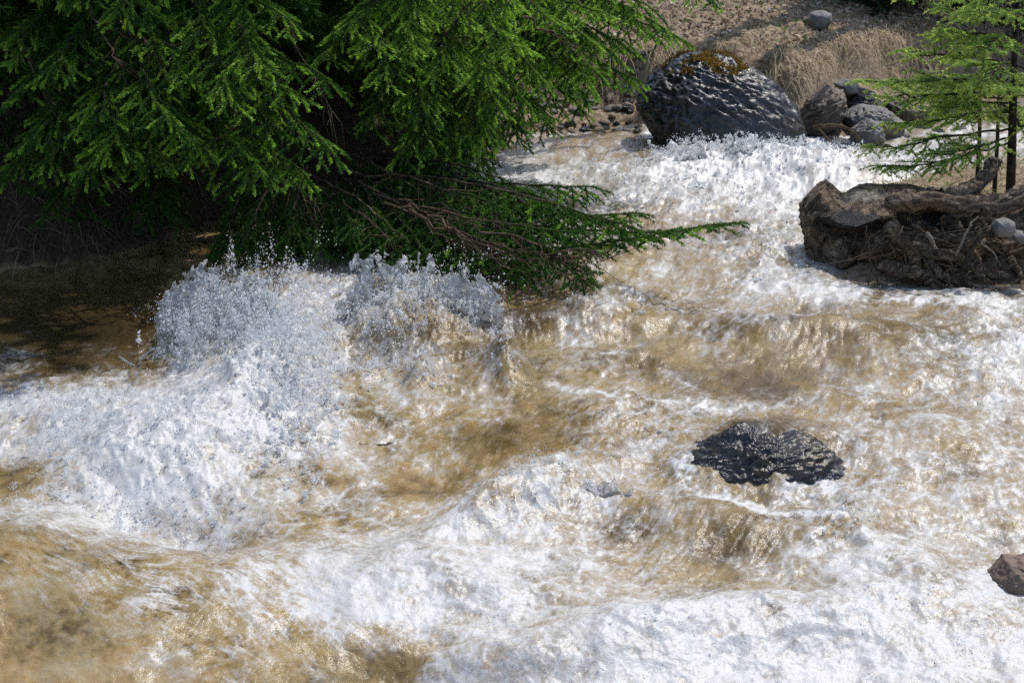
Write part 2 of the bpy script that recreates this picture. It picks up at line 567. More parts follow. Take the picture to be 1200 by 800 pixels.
def gridlook(G, px, py):
    fx = np.clip((px - 25) / 50, 0, G.shape[1] - 1.001)
    fy = np.clip((py - 175) / 50, 0, G.shape[0] - 1.001)
    a, b = fx.astype(int), fy.astype(int)
    u, v = fx - a, fy - b
    u, v = u * u * (3 - 2 * u), v * v * (3 - 2 * v)
    return (G[b, a] * (1 - u) + G[b, a + 1] * u) * (1 - v) + (G[b + 1, a] * (1 - u) + G[b + 1, a + 1] * u) * v


px = np.arange(-330, 1530, 1.6)
py = np.arange(908, 98, -1.1)
PX, PY = np.meshgrid(px, py)
H_, W_ = PX.shape
WX, WY, WZ = onwater(PX, PY)

# direction of the current across the surface (double angle so that it blends)
ctrl = np.array([(850, 190, -.7, .5), (700, 200, -.5, .5), (750, 270, -.6, .6), (900, 280, -.4, .7), (800, 330, -.8, .45), (650, 390, -.95, .25), (450, 400, -.9, .3),
                 (250, 480, -.8, .5), (80, 480, -1, .15), (100, 390, -1, .2), (900, 420, -.55, .8), (820, 400, -.8, .5), (1010, 420, .3, .8), (1130, 450, .8, .55), (1080, 370, .9, .2),
                 (1150, 600, .6, .7), (720, 470, -.8, .5), (590, 520, -.7, .6), (420, 560, -.85, .4), (830, 640, -.75, .55), (700, 600, -.75, .5), (960, 560, -.4, .7),
                 (500, 700, 1, .22), (650, 740, .95, .3), (100, 720, .9, .5), (250, 660, .9, .3), (330, 760, .8, .5), (900, 760, 1, -.2), (1000, 690, .8, .5), (200, 590, .6, .8)], float)
cth = 2 * np.arctan2(ctrl[:, 3], ctrl[:, 2])
den = 0; c2 = 0; s2 = 0
for (cx, cy, _, _), th in zip(ctrl, cth):
    wgt = 1 / (((PX - cx) ** 2 + (1.4 * (PY - cy)) ** 2) + 900.0) ** 1.3
    den = den + wgt; c2 = c2 + wgt * math.cos(th); s2 = s2 + wgt * math.sin(th)
TH = 0.5 * np.arctan2(s2, c2)
TH = TH + 1.3 * fbm(PX / 130, PY / 75, 2.2, 3) + 1.2 * fbm(PX / 42, PY / 26, 8.2, 3)
DX, DY = np.cos(TH) / 1.6, -np.sin(TH) / 1.1            # step per photo pixel, in grid cells


def lic(N, steps, hstep=1.3):
    acc = N.copy()
    I, J = np.meshgrid(np.arange(H_, dtype=np.float32), np.arange(W_, dtype=np.float32), indexing='ij')
    wsum = 1.0
    for sgn in (1, -1):
        y, x = I.copy(), J.copy()
        for k in range(steps):
            a = np.clip(np.rint(y), 0, H_ - 1).astype(np.int32); b = np.clip(np.rint(x), 0, W_ - 1).astype(np.int32)
            y += sgn * hstep * DY[a, b]; x += sgn * hstep * DX[a, b]
            a = np.clip(np.rint(y), 0, H_ - 1).astype(np.int32); b = np.clip(np.rint(x), 0, W_ - 1).astype(np.int32)
            wk = 1 - k / steps
            acc += wk * N[a, b]; wsum += wk
    acc /= wsum
    return (acc - acc.mean()) / acc.std()


def blur(A, s):
    fy = np.fft.fftfreq(H_)[:, None]; fx = np.fft.rfftfreq(W_)[None]
    return np.fft.irfft2(np.fft.rfft2(A) * np.exp(-2 * np.pi ** 2 * s ** 2 * (fx ** 2 + fy ** 2)), s=A.shape)


wn1 = _rs.normal(size=PX.shape).astype(np.float32)
wn2 = blur(_rs.normal(size=PX.shape), 1.6).astype(np.float32)
wn3 = blur(_rs.normal(size=PX.shape), 4.0).astype(np.float32)
L1 = lic(wn1, 10)
L2 = lic(wn2, 13)
L3 = lic(wn3, 16, 1.6)

wx_, wy_ = 38 * fbm(PX / 90, PY / 60, 0.5, 4), 24 * fbm(PX / 90, PY / 60, 6.5, 4)     # ragged foam borders
FB = gridlook(FO, PX + wx_, PY + wy_)
FB = FB * (1 - .30 * np.exp(-((PX - 900) / 380) ** 2 - ((PY - 510) / 150) ** 2) - .14 * np.exp(-((PX - 760) / 200) ** 2 - ((PY - 290) / 70) ** 2))


def blob(cx, cy, rx, ry, p=1.0, ang=0.0):
    c, s = math.cos(R(ang)), math.sin(R(ang))
    X, Y = PX - cx + wx_ * 0.25, PY - cy + wy_ * 0.25
    return np.exp(-(((X * c + Y * s) / rx) ** 2 + ((-X * s + Y * c) / ry) ** 2) ** p)


# big forms (metres)
Hh = 0.0
for cx, cy, rx, ry, p, ang, amp in [
    (120, 720, 230, 75, 1.3, 8, 0.085), (330, 690, 120, 50, 1.2, 10, 0.05), (210, 625, 90, 28, 1, 8, -0.085), (-150, 700, 200, 80, 1, 0, .08),
    (90, 565, 90, 22, 1, -5, .02), (190, 540, 120, 34, 1, -6, .10), (300, 470, 70, 40, 1, -40, .12), (90, 500, 110, 22, 1, 0, .05),
    (270, 405, 50, 22, 1, 0, .07), (350, 410, 36, 36, 1, 0, .13), (460, 385, 75, 24, 1, 10, .11), (540, 360, 60, 16, 1, 0, .06),
    (420, 425, 120, 14, 1, 0, -.04), (590, 432, 22, 16, 1, 40, .09), (492, 445, 14, 13, 1, 0, .07), (430, 445, 30, 8, 1, 0, .03),
    (640, 382, 95, 12, 1.2, -4, .05), (700, 400, 160, 10, 1, -3, -.03), (800, 385, 90, 9, 1, -2, .03), (940, 400, 150, 14, 1.2, 3, .06), (1050, 430, 130, 30, 1, 15, .05),
    (890, 520, 80, 20, 1.5, 0, .035), (900, 590, 90, 14, 1, 5, -.03), (640, 580, 70, 22, 1, -20, .07), (560, 610, 60, 16, 1, -20, .05), (520, 560, 80, 22, 1, 10, -.03),
    (800, 610, 130, 20, 1, 12, .035), (990, 630, 40, 12, 1, 30, .04), (700, 765, 150, 32, 1.2, -8, .07), (560, 690, 160, 30, 1, 8, .04), (480, 790, 130, 18, 1, 8, -.05),
    (940, 730, 150, 30, 1, -4, .05), (1100, 700, 100, 30, 1, 20, .04), (1120, 540, 120, 34, 1, 30, .04), (880, 200, 120, 16, 1, 4, .10), (760, 215, 90, 12, 1, 0, .04),
    (980, 215, 90, 14, 1, 0, .09), (800, 240, 60, 14, 1, 0, .04), (700, 300, 60, 8, 1, 0, .03), (860, 300, 90, 9, 1, 0, .04), (720, 355, 50, 8, 1, 10, .05), (1170, 430, 40, 40, 1, 20, .04)]:
    Hh = Hh + amp * blob(cx, cy, rx, ry, p, ang)

Hh = Hh + blob(895, 556, 95, 34, 1.6) * (.045 * fbm(PX / 30, PY / 16, 31.3, 3, .5) + .024)
ENERGY = np.array([(860, 205, 190, 45, .6), (760, 260, 170, 45, .5), (900, 290, 70, 50, .5), (290, 380, 110, 60, 1.3), (470, 370, 110, 45, 1.1), (180, 510, 190, 70, .6),
                   (330, 470, 80, 70, 1.0), (630, 590, 110, 45, .45), (690, 770, 260, 60, .28), (900, 760, 250, 60, .32), (1060, 690, 120, 50, .3), (720, 370, 60, 25, .5), (1150, 420, 60, 60, .5),
                   (890, 560, 120, 50, .3), (540, 690, 180, 50, .25), (990, 620, 60, 40, .5), (500, 440, 60, 25, .5), (600, 430, 40, 25, .4), (730, 500, 90, 50, .35)])
E = 0.0
for cx, cy, rx, ry, a in ENERGY:
    E = np.maximum(E, a * np.exp(-((PX - cx) / rx) ** 2 - ((PY - cy) / ry) ** 2))
E = np.clip(E, 0, 1.4)
calm = 1 - 0.75 * np.exp(-((PX - 60) / 190.) ** 2 - ((PY - 370) / 60.) ** 2)
swell = fbm(WX * 2.4, WY * 1.6, 3.1, 3)
chop = fbm(WX * 7, WY * 6, 0.7, 5, 0.55, ridge=True)
spike = np.maximum(fbm(WX * 16, WY * 13, 2.7, 4, 0.6, ridge=True), 0)
grit = fbm(WX * 40, WY * 34, 5.7, 3, 0.6)
near_ = np.clip(WY / 5.2, .45, 1.0)
# short glassy ripples lying across the current
ca_, sa_ = np.cos(TH), np.sin(TH)
wqx, wqy = WX + .05 * fbm(WX * 5, WY * 4, 3.9, 2), WY + .05 * fbm(WX * 5, WY * 4, 8.9, 2)
ripple = fbm(wqx * 13, wqy * 9, 14.4, 3, .5, ridge=True)
ripple2 = fbm(wqx * 34, wqy * 24, 17.4, 2, .5, ridge=True)
hump = blob(150, 725, 330, 95, 1.5, 6)
Hh = Hh + calm * (0.048 * swell + .018 * np.clip(E + .35, 0, 1) * fbm(WX * 3.6, WY * 3.0, 6.6, 3, .5, ridge=True) + near_ * (1 - .7 * hump) * (0.0015 * L2 * (.55 + 1.2 * np.clip(fbm(PX / 70, PY / 40, 3.3, 2) + .4, 0, 1)) + 0.0016 * L3 + .0075 * ripple + .0026 * ripple2 + 0.0008 * L1 * (1 - .6 * FB)))
Hh = Hh + near_ * (E * (0.055 * chop + 0.028 * spike ** 2 + 0.004 * grit) + FB * (0.0012 * grit + 0.007 * chop)) + calm * .022 * fbm(WX * 5, WY * 3.2, 4.4, 3)

def lacy(sc, seed):
    qx, qy = PX / sc + 0.9 * fbm(PX / (sc * 2.2), PY / (sc * 1.5), seed, 3), PY / (sc * .62) + 0.9 * fbm(PX / (sc * 2.2), PY / (sc * 1.5), seed + 4, 3)
    return np.clip(1 - 3.2 * np.abs(perlin(qx, qy, seed + 8)), 0, 1) ** 2


lace = 0.5 * lacy(34, 1.3) + 0.6 * lacy(15, 2.6) + 0.5 * lacy(7, 3.9)
some = sstep(.05, .45, FB)
patch = fbm(PX / 46, PY / 25, 9.1, 5, .58)
foam = (0.84 * FB ** 1.15 - 0.02 + (0.26 * some * (1 - .45 * FB) + .04) * (lace - .32) * 1.7 + (0.035 * L2 + 0.055 * L1) * (.3 + .7 * FB) + 0.02 * L3
        + 0.62 * patch * (1 - .30 * FB) * sstep(.03, .25, FB) + 0.12 * E * (chop - 0.2))
# broken crests and thin white lines along the current
line = np.exp(-((PY - (596 + 0.02 * (PX - 850) + 14 * fbm(PX / 40, 0 * PX, .3, 3) + 0.0016 * (PX - 850) ** 2 * (PX > 850))) / 5.0) ** 2) * sstep(800, 830, PX) * sstep(1000, 985, PX)
line2 = np.exp(-((PY - (452 + 0.22 * (PX - 640) + 12 * fbm(PX / 30, 0 * PX, 4.3, 3))) / 4.0) ** 2) * sstep(630, 660, PX) * sstep(730, 715, PX)
for cx, cy, rx, ry in [(890, 478, 95, 10), (800, 560, 14, 24), (960, 570, 40, 8), (1165, 700, 22, 26), (1150, 672, 14, 10), (850, 590, 60, 8), (975, 345, 40, 8), (1110, 356, 80, 7), (850, 212, 110, 8)]:
    foam = foam + .42 * blob(cx, cy, rx, ry) * (.5 + lace)
foam = foam + 0.6 * line + 0.4 * line2 + blob(150, 715, 260, 75, 1.5, 8) * (.10 + .02 * L2 + .10 * L1 + .5 * fbm(PX / 30, PY / 14, 22.1, 4, .6))
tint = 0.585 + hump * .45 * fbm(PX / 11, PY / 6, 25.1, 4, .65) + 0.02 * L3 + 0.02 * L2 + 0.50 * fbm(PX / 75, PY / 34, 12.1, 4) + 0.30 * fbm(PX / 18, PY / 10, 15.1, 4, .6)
dark = np.maximum.reduce([1.0 * np.exp(-((PX - 70) / 215.) ** 2 - ((PY - 385) / 62.) ** 2), 0.75 * blob(600, 385, 110, 16), .45 * blob(870, 395, 170, 12),  # first term puts the spruce's shade over the left pool into the tint
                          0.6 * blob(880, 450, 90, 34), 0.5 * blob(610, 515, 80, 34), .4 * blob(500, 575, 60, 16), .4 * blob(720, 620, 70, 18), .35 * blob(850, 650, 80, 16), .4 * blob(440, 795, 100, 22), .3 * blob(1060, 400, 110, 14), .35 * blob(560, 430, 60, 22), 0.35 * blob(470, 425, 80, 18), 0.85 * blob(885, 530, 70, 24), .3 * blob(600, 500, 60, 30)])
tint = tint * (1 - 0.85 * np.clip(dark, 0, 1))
# sideways chop so that crests lean over
gy_, gx_ = np.gradient(Hh)
VX = WX + 0.25 * E * 0.05 * fbm(WX * 11, WY * 9, 7.7, 3)
VY = WY + 0.5 * E * 0.05 * fbm(WX * 11, WY * 9, 1.7, 3)
VZ = WZ + Hh
i = np.arange(H_ - 1)[:, None] * W_ + np.arange(W_ - 1)[None]
Q = np.stack([i, i + 1, i + W_ + 1, i + W_], -1).reshape(-1, 4)
me = set_mesh('water', np.stack([VX, VY, VZ], -1).reshape(-1, 3), quads=Q)
attr(me, 'foam', foam.ravel())
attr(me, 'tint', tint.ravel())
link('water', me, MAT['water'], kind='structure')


def surf(pxv, pyv):
    """point of the wavy surface under the base-plane pixel"""
    j = np.clip(np.rint((np.asarray(pxv) - px[0]) / 1.6), 0, W_ - 1).astype(int)
    k = np.clip(np.rint((py[0] - np.asarray(pyv)) / 1.1), 0, H_ - 1).astype(int)
    return np.stack([VX[k, j], VY[k, j], VZ[k, j]], -1)


# ------------------------------------------------------------------ spray: jets of drops thrown up where the current breaks
rs = np.random.RandomState(21)
DP, DR, DV = [], [], []


def jets(cx, cy, sx_, sy_, njet, per, vup, vdir=(0, 0), spread=0.5, size=0.0022, ang=0.0, tmax=1.0, be=(1.1, 1.7)):
    njet, per = int(njet * .42) + 3, per * 2.2
    a, b = rs.normal(0, 1, njet), rs.normal(0, 1, njet)
    c, s = math.cos(R(ang)), math.sin(R(ang))
    X, Y = cx + sx_ * a * c - sy_ * b * s, cy + sx_ * a * s + sy_ * b * c
    P0 = surf(X, Y)
    v0 = vup * (0.35 + 0.65 * rs.uniform(0, 1, njet) ** 1.3)
    V = np.stack([vdir[0] + spread * vup * rs.normal(0, .55, njet), vdir[1] + spread * vup * rs.normal(0, .55, njet), v0], -1)
    n = np.maximum(1, rs.poisson(per * 1.25, njet))
    size = size * .66
    idx = np.repeat(np.arange(njet), n)
    tf = tmax * v0 / 9.81 * 1.6
    t = tf[idx] * rs.beta(be[0], be[1], len(idx))
    Vj = V[idx] * (1 + 0.055 * rs.normal(0, 1, (len(idx), 3)))
    p = P0[idx] + Vj * t[:, None]
    p[:, 2] -= 0.5 * 9.81 * t ** 2
    p += rs.normal(0, 0.004, p.shape)
    vel = Vj.copy(); vel[:, 2] -= 9.81 * t
    r = size * .85 * np.exp(rs.normal(0, 0.62, len(idx)))
    DP.append(p); DR.append(r); DV.append(vel)


# tall fan at the left, plume, shaded fan behind
jets(268, 428, 36, 9, 400, 32, 2.12, (-.02, .1), .22, .0017, be=(2.2, 1.7))
jets(222, 425, 12, 6, 110, 26, 1.95, (-.06, 0), .16, .0017, be=(2, 1.7))
jets(300, 415, 25, 7, 150, 30, 2.0, (.05, .1), .3, .0017, be=(2.2, 1.7))
jets(330, 450, 26, 22, 380, 30, 2.0, (.15, .1), .40, .0021)
jets(345, 500, 30, 40, 420, 26, 1.35, (.15, .0), .45, .0020)
jets(450, 402, 58, 9, 400, 30, 1.8, (.10, .15), .42, .0018, be=(1.8, 1.5))
jets(520, 385, 40, 8, 220, 18, 1.5, (.3, .1), .5, .0021)
jets(400, 440, 50, 10, 200, 18, 1.0, (.1, 0), .6, .002)
# the foaming bowl at the left
jets(190, 540, 75, 26, 620, 22, 1.15, (-.05, -.05), .6, .0013, be=(1.7, 1.3))
jets(110, 510, 60, 18, 260, 16, .9, (-.2, 0), .6, .0013, be=(1.7, 1.3))
jets(70, 545, 25, 30, 220, 20, .95, (-.2, -.1), .6, .0013, be=(1.7, 1.3))
jets(210, 605, 65, 14, 240, 20, .85, (.1, -.1), .6, .0012, be=(1.7, 1.3))
jets(30, 480, 60, 12, 160, 12, .8, (-.3, 0), .7, .0019)
# white water round the boulder and the far rapid
jets(850, 196, 50, 6, 330, 14, 1.25, (0, -.2), .55, .0032)
jets(800, 200, 20, 4, 120, 14, 1.3, (-.3, 0), .5, .0032)
jets(960, 205, 60, 8, 330, 12, 1.15, (0, -.2), .6, .003)
jets(860, 235, 110, 16, 420, 9, .9, (-.2, -.2), .7, .0028)
jets(720, 210, 50, 14, 160, 8, .7, (-.2, -.2), .7, .0028)
jets(900, 300, 40, 30, 200, 10, .75, (-.2, -.2), .7, .0024)
# smaller breaks in mid stream
jets(640, 585, 48, 16, 200, 14, .75, (-.1, 0), .7, .0012, -20, be=(1.6, 1.3))
jets(590, 440, 14, 10, 60, 10, .8, (0, 0), .5, .0018)
jets(494, 450, 9, 7, 70, 12, .9, (0, 0), .4, .0018)
jets(720, 372, 40, 10, 120, 10, .7, (0, 0), .7, .002)
jets(890, 560, 80, 14, 160, 10, .5, (-.1, -.1), .7, .0013)
jets(870, 500, 70, 6, 90, 10, .6, (0, -.1), .6, .0013)
jets(780, 520, 40, 30, 150, 9, .6, (0, 0), .8, .0016)
jets(980, 610, 30, 20, 150, 10, .6, (0, 0), .8, .0016)
jets(1140, 430, 40, 30, 160, 9, .6, (0, 0), .8, .0018)
jets(720, 768, 120, 22, 160, 12, .72, (.2, -.1), .8, .0008, -5)
jets(930, 765, 130, 25, 200, 12, .70, (.1, -.1), .8, .0008)
jets(1060, 700, 70, 30, 180, 12, .65, (.1, -.1), .8, .0009, 20)
jets(540, 700, 130, 26, 90, 10, .5, (.3, 0), .8, .0008, 8)
jets(620, 640, 120, 20, 90, 9, .5, (.2, 0), .8, .0009, 8)
# a thin scatter of single drops over all white water
wgt = (np.clip(foam, 0, 1) ** 2 * (0.25 + E)).ravel()
wgt[(PX.ravel() < -120) | (PX.ravel() > 1320)] = 0
ids = rs.choice(wgt.size, 5000, p=wgt / wgt.sum())
p = np.stack([VX.ravel()[ids], VY.ravel()[ids], VZ.ravel()[ids] + np.abs(rs.normal(0, .022, len(ids)))], -1)
dist = p[:, 1]
DP.append(p); DR.append(0.00020 * dist * np.exp(rs.normal(0, .45, len(ids)))); DV.append(rs.normal(0, .5, p.shape))
P, r, V = np.concatenate(DP), np.concatenate(DR), np.concatenate(DV)
keep = (P[:, 1] > 1.4) & (P[:, 2] > base_z(P[:, 1]) - .12)
P, r, V = P[keep], r[keep], V[keep]
big = rs.uniform(0, 1, len(r)) < 0.03
r[big] *= 1.8
N = len(P)
sp = np.linalg.norm(V, axis=1)[:, None]
A = V / (sp + 1e-6)
B = np.cross(A, rs.normal(0, 1, A.shape)); B /= np.linalg.norm(B, axis=1)[:, None] + 1e-9
C = np.cross(A, B)
st = (1 + 0.5 * np.clip(sp[:, 0], 0, 2) * rs.uniform(0, 1, N))[:, None]
r_ = r[:, None]
V8 = np.stack([P + A * r_ * st, P - A * r_ * st, P + B * r_, P - B * r_, P + C * r_, P - C * r_], 1)
T8 = np.array([[0, 2, 4], [0, 4, 3], [0, 3, 5], [0, 5, 2], [1, 4, 2], [1, 3, 4], [1, 5, 3], [1, 2, 5]])
T = (np.arange(N)[:, None, None] * 6 + T8[None]).reshape(-1, 3)
me = set_mesh('spray', V8.reshape(-1, 3), tris=T)
link('spray', me, MAT['spray'], label='white spray and drops thrown up where the stream breaks', cat='spray', kind='stuff')
print('drops', N)

# thin sheets and ligaments of thrown water
tb = Tubes()
rl = np.random.RandomState(5)


def liga(pts, Y, r0, r1):
    P = np.array([at(a, b, Y) for a, b in pts])
    k = np.linspace(0, len(P) - 1, len(P) * 5)
    Pi = np.stack([np.interp(k, np.arange(len(P)), P[:, q]) for q in range(3)], 1)
    Pi[1:-1] = (Pi[:-2] + 2 * Pi[1:-1] + Pi[2:]) / 4
    rad = np.linspace(r0, r1, len(Pi)) * (1 + .45 * rl.uniform(-1, 1, len(Pi)))
    rad[-2:] *= [1.5, .3]
    tb.add(Pi, rad * .55, sides=7)


Yl = 4.82
liga([(160, 436), (166, 418), (180, 408), (190, 408), (191, 418), (204, 430), (222, 434)], Yl, .009, .006)
liga([(172, 432), (155, 428), (146, 422), (139, 417)], Yl, .008, .006)
liga([(246, 432), (238, 412), (230, 398), (232, 386), (240, 372)], Yl, .010, .004)
liga([(250, 428), (236, 404), (224, 396), (214, 384)], Yl, .007, .003)
liga([(232, 400), (226, 380), (229, 362)], Yl, .006, .003)
liga([(262, 430), (266, 410), (262, 396)], Yl, .007, .003)
liga([(300, 420), (312, 398), (320, 388)], Yl, .007, .003)
me = tb.mesh('water_splash')
link('water_splash', me, MAT['sheet'], label='twisting threads of water flung up beside the dark pool', cat='splash', kind='stuff')

def curtain(base, tips, Y0, Y1, seed, gap=0.0, curl=.10, nu=150, nv=90, rough=.02):
    """a torn, lumpy sheet of thrown water: base and tips are pixel rows at distances Y0 and Y1"""
    u = np.linspace(0, 1, nu); v = np.linspace(0, 1, nv)
    B = np.array([at(a, b, Y0) for a, b in base]); Tp = np.array([at(a, b, Y1) for a, b in tips])
    ip = lambda P: np.stack([np.interp(u, np.linspace(0, 1, len(P)), P[:, q]) for q in range(3)], 1)
    B, Tp = ip(B), ip(Tp)
    U, Vv = np.meshgrid(u, v, indexing='ij')
    P = B[:, None] * (1 - Vv[..., None]) + Tp[:, None] * Vv[..., None]
    P[..., 1] -= curl * np.sin(Vv * 2.6) - .05 * np.sin(U * 3.14)
    P[..., 2] += .25 * curl * np.sin(Vv * 3.14)
    s1 = seed
    n = np.stack([fbm(P[..., 0] * 9 + s1, P[..., 2] * 7, P[..., 1] * 5 + q * 5, 4, .6) for q in range(3)], -1)
    P = P + n * rough * (1 + 2.2 * Vv[..., None]) * np.array([1, 2.2, 1.4])
    fing = fbm(P[..., 0] * 15 + s1, P[..., 2] * 5 + s1, P[..., 1] * 4, 4, .6, ridge=True)
    hole = fbm(P[..., 0] * 12 - s1, P[..., 2] * 12, s1, 4, .6)
    edge = np.minimum(U, 1 - U)
    keep = (fing * .55 - hole * .9 + .62 - gap - 1.2 * Vv ** 1.2 - .5 * np.clip(.12 - edge, 0, 1) * 8) > 0
    idx = np.arange(nu * nv).reshape(nu, nv)
    q = np.stack([idx[:-1, :-1], idx[1:, :-1], idx[1:, 1:], idx[:-1, 1:]], -1)
    km = keep[:-1, :-1] & keep[1:, :-1] & keep[1:, 1:] & keep[:-1, 1:]
    return P.reshape(-1, 3), q[km].reshape(-1, 4)


def fling(sheets):
    VV, QQ, n = [], [], 0
    for V_, Q_ in sheets:
        used = np.unique(Q_)
        mp_ = np.full(len(V_), -1); mp_[used] = np.arange(len(used))
        # thickness: a second skin a few millimetres behind, with a torn rim between
        A_ = V_[used]; C_ = A_ + np.array([0, .006, .001])
        q1 = mp_[Q_]; m_ = len(used)
        e = np.concatenate([q1[:, [0, 1]], q1[:, [1, 2]], q1[:, [2, 3]], q1[:, [3, 0]]])
        key = np.sort(e, 1); _, inv, cnt = np.unique(key, axis=0, return_inverse=True, return_counts=True)
        rim = e[cnt[inv.ravel()] == 1]
        QQ += [q1 + n, q1[:, ::-1] + m_ + n, np.stack([rim[:, 1], rim[:, 0], rim[:, 0] + m_, rim[:, 1] + m_], 1) + n]
        VV += [A_, C_]; n += 2 * m_
    return set_mesh('splash_sheets', np.concatenate(VV), quads=np.concatenate(QQ))


sh = []
for k in range(3):
    dy = .07 * k
    sh.append(curtain([(190, 425), (230, 432), (280, 428), (335, 418)], [(188, 318), (225, 300), (280, 305), (345, 318)], 5.0 + dy, 5.08 + dy, 1.7 + 3 * k, gap=-.02 + .07 * k))
    sh.append(curtain([(400, 405), (460, 412), (520, 402), (590, 385)], [(395, 300), (450, 288), (520, 296), (590, 322)], 5.2 + dy, 5.35 + dy, 21.1 + 3 * k, gap=.0 + .07 * k))
sh.append(curtain([(20, 500), (80, 505), (140, 495)], [(15, 455), (80, 445), (150, 440)], 4.6, 4.65, 38.1, gap=.05, nu=90, nv=50))
sh.append(curtain([(570, 455), (600, 452), (625, 450)], [(570, 405), (592, 398), (612, 425)], 4.75, 4.8, 41.1, gap=-.1, nu=60, nv=50, curl=.04, rough=.008))
sh.append(curtain([(474, 465), (495, 468), (515, 462)], [(476, 428), (495, 420), (512, 432)], 4.62, 4.66, 44.1, gap=-.1, nu=50, nv=40, curl=.03, rough=.008))
sh.append(curtain([(560, 625), (620, 612), (690, 590), (740, 580)], [(570, 585), (625, 560), (690, 545), (745, 555)], 3.66, 3.8, 47.1, gap=.0, nu=130, nv=50, curl=.05))
sh.append(curtain([(780, 205), (830, 212), (900, 210), (960, 205)], [(778, 178), (830, 168), (900, 170), (965, 178)], 8.05, 8.15, 51.1, gap=.05, nu=120, nv=40, curl=.1, rough=.03))
link('water_splash', fling(sh), MAT['sheet'], label='torn glassy sheets of water thrown up by the breaking waves', cat='splash', kind='stuff')

# ------------------------------------------------------------------ rocks
_SPH = {}


def sphere(sub):
    if sub not in _SPH:
        bm = bmesh.new()
        bmesh.ops.create_icosphere(bm, subdivisions=sub, radius=1)
        _SPH[sub] = (np.array([v.co[:] for v in bm.verts]), np.array([[v.index for v in f.verts] for f in bm.faces]))
        bm.free()
    return _SPH[sub]


def carve(V, nrm, seed, amp, freq, stretch=(1, 1, 1), tilt=0.0, facet=0.5):
    c, s = math.cos(tilt), math.sin(tilt)
    x, y, z = V[:, 0] * c + V[:, 2] * s, V[:, 1], -V[:, 0] * s + V[:, 2] * c
    x, y, z = x * stretch[0] * freq + seed, y * stretch[1] * freq, z * stretch[2] * freq
    wv = 0.6 * fbm(x * .6, y * .6, z * .6 + 9, 3)
    d = fbm(x + wv, y + wv, z + wv, 5, 0.55)
    e = fbm(x * 1.7 + wv, y * 1.7, z * 1.7 - wv, 5, 0.6, ridge=True)
    return V + nrm * (amp * ((1 - facet) * d * 1.6 + facet * (e - 0.35)))[:, None]


def outline_rock(outline, Yc, depth, seed, sub=5, amp=.03, freq=5, stretch=(1, 1, 1), tilt=0.0, facet=.5, block=.8, lean=0.0):
    """a solid whose outline, seen along the stream, is the given one (photo pixels at distance Yc)"""
    P = np.array([at(a, b, Yc) for a, b in outline])
    c = P.mean(0)
    q = np.concatenate([P, P[:1]])
    ed = np.concatenate([q[k] + (q[k + 1] - q[k]) * np.linspace(0, 1, 40, endpoint=False)[:, None] for k in range(len(P))]) - c
    th, rr = np.arctan2(ed[:, 2], ed[:, 0]), np.hypot(ed[:, 0], ed[:, 2])
    o = np.argsort(th)
    th, rr = th[o], rr[o]
    Sp, T = sphere(sub)
    n = np.sign(Sp) * np.abs(Sp) ** block
    n[:, 1] = np.sign(Sp[:, 1]) * np.abs(Sp[:, 1]) ** block
    n /= np.maximum(np.linalg.norm(n, axis=1), 1e-9)[:, None] ** 0.75
    t = np.arctan2(Sp[:, 2], Sp[:, 0])
    rho = np.hypot(Sp[:, 0], Sp[:, 2]) ** block
    Ri = np.interp(t, th, rr, period=2 * np.pi)
    V = np.stack([rho * Ri * np.cos(t), np.sign(Sp[:, 1]) * np.abs(Sp[:, 1]) ** block * depth + lean * rho * Ri * np.sin(t), rho * Ri * np.sin(t)], 1)
    nr_ = V / (np.linalg.norm(V, axis=1)[:, None] + 1e-9)
    V = carve(V, nr_, seed, amp, freq, stretch, tilt, facet)
    return c, V, T


def rock(name, outline, Yc, depth, mat, label, cat='rock', group=None, **kw):
    c, V, T = outline_rock(outline, Yc, depth, **kw)
    me = set_mesh(name, V, tris=T)
    return link(name, me, mat, label=label, cat=cat, group=group, loc=c), V + c


bo, bV = rock('boulder', [(747, 128), (755, 106), (770, 88), (790, 74), (812, 66), (858, 68), (886, 84), (912, 103), (930, 124), (939, 146), (938, 172), (930, 205), (880, 222), (820, 215), (792, 192), (772, 168), (757, 145)],
              8.95, .42, MAT['slate'], 'large wet black slate boulder with orange moss on its top', 'boulder', seed=3.3, sub=7, amp=.050, freq=7.6, stretch=(.55, 1.0, 1.7), tilt=R(-30), facet=.7, block=.82, lean=.35)


def blades(P, D, L, Wd, rs, droop, nseg=3, vary=None, fresh=None, name='blades'):
    """grass-like strips: P roots, D start directions, L lengths, Wd widths"""
    n = len(P)
    side = np.cross(D, rs.normal(0, 1, (n, 3))); side /= np.linalg.norm(side, axis=1)[:, None] + 1e-9
    rows = []
    for k in range(nseg + 1):
        s = k / nseg
        c = P + D * (L * s)[:, None]
        c[:, 2] -= droop * L * s ** 2
        wv = (Wd * (1 - 0.85 * s))[:, None] * side
        rows.append(np.stack([c - wv, c + wv], 1))
    V = np.stack(rows, 1).reshape(-1, 3)
    per = 2 * (nseg + 1)
    q = np.array([[2 * k, 2 * k + 1, 2 * k + 3, 2 * k + 2] for k in range(nseg)])
    Q = (np.arange(n)[:, None, None] * per + q[None]).reshape(-1, 4)
    me = set_mesh(name, V, quads=Q, smooth=False)
    attr(me, 'vary', np.repeat(rs.uniform(0, 1, n) if vary is None else vary, per))
    attr(me, 'fresh', np.repeat(np.zeros(n) if fresh is None else fresh, per))
    return me


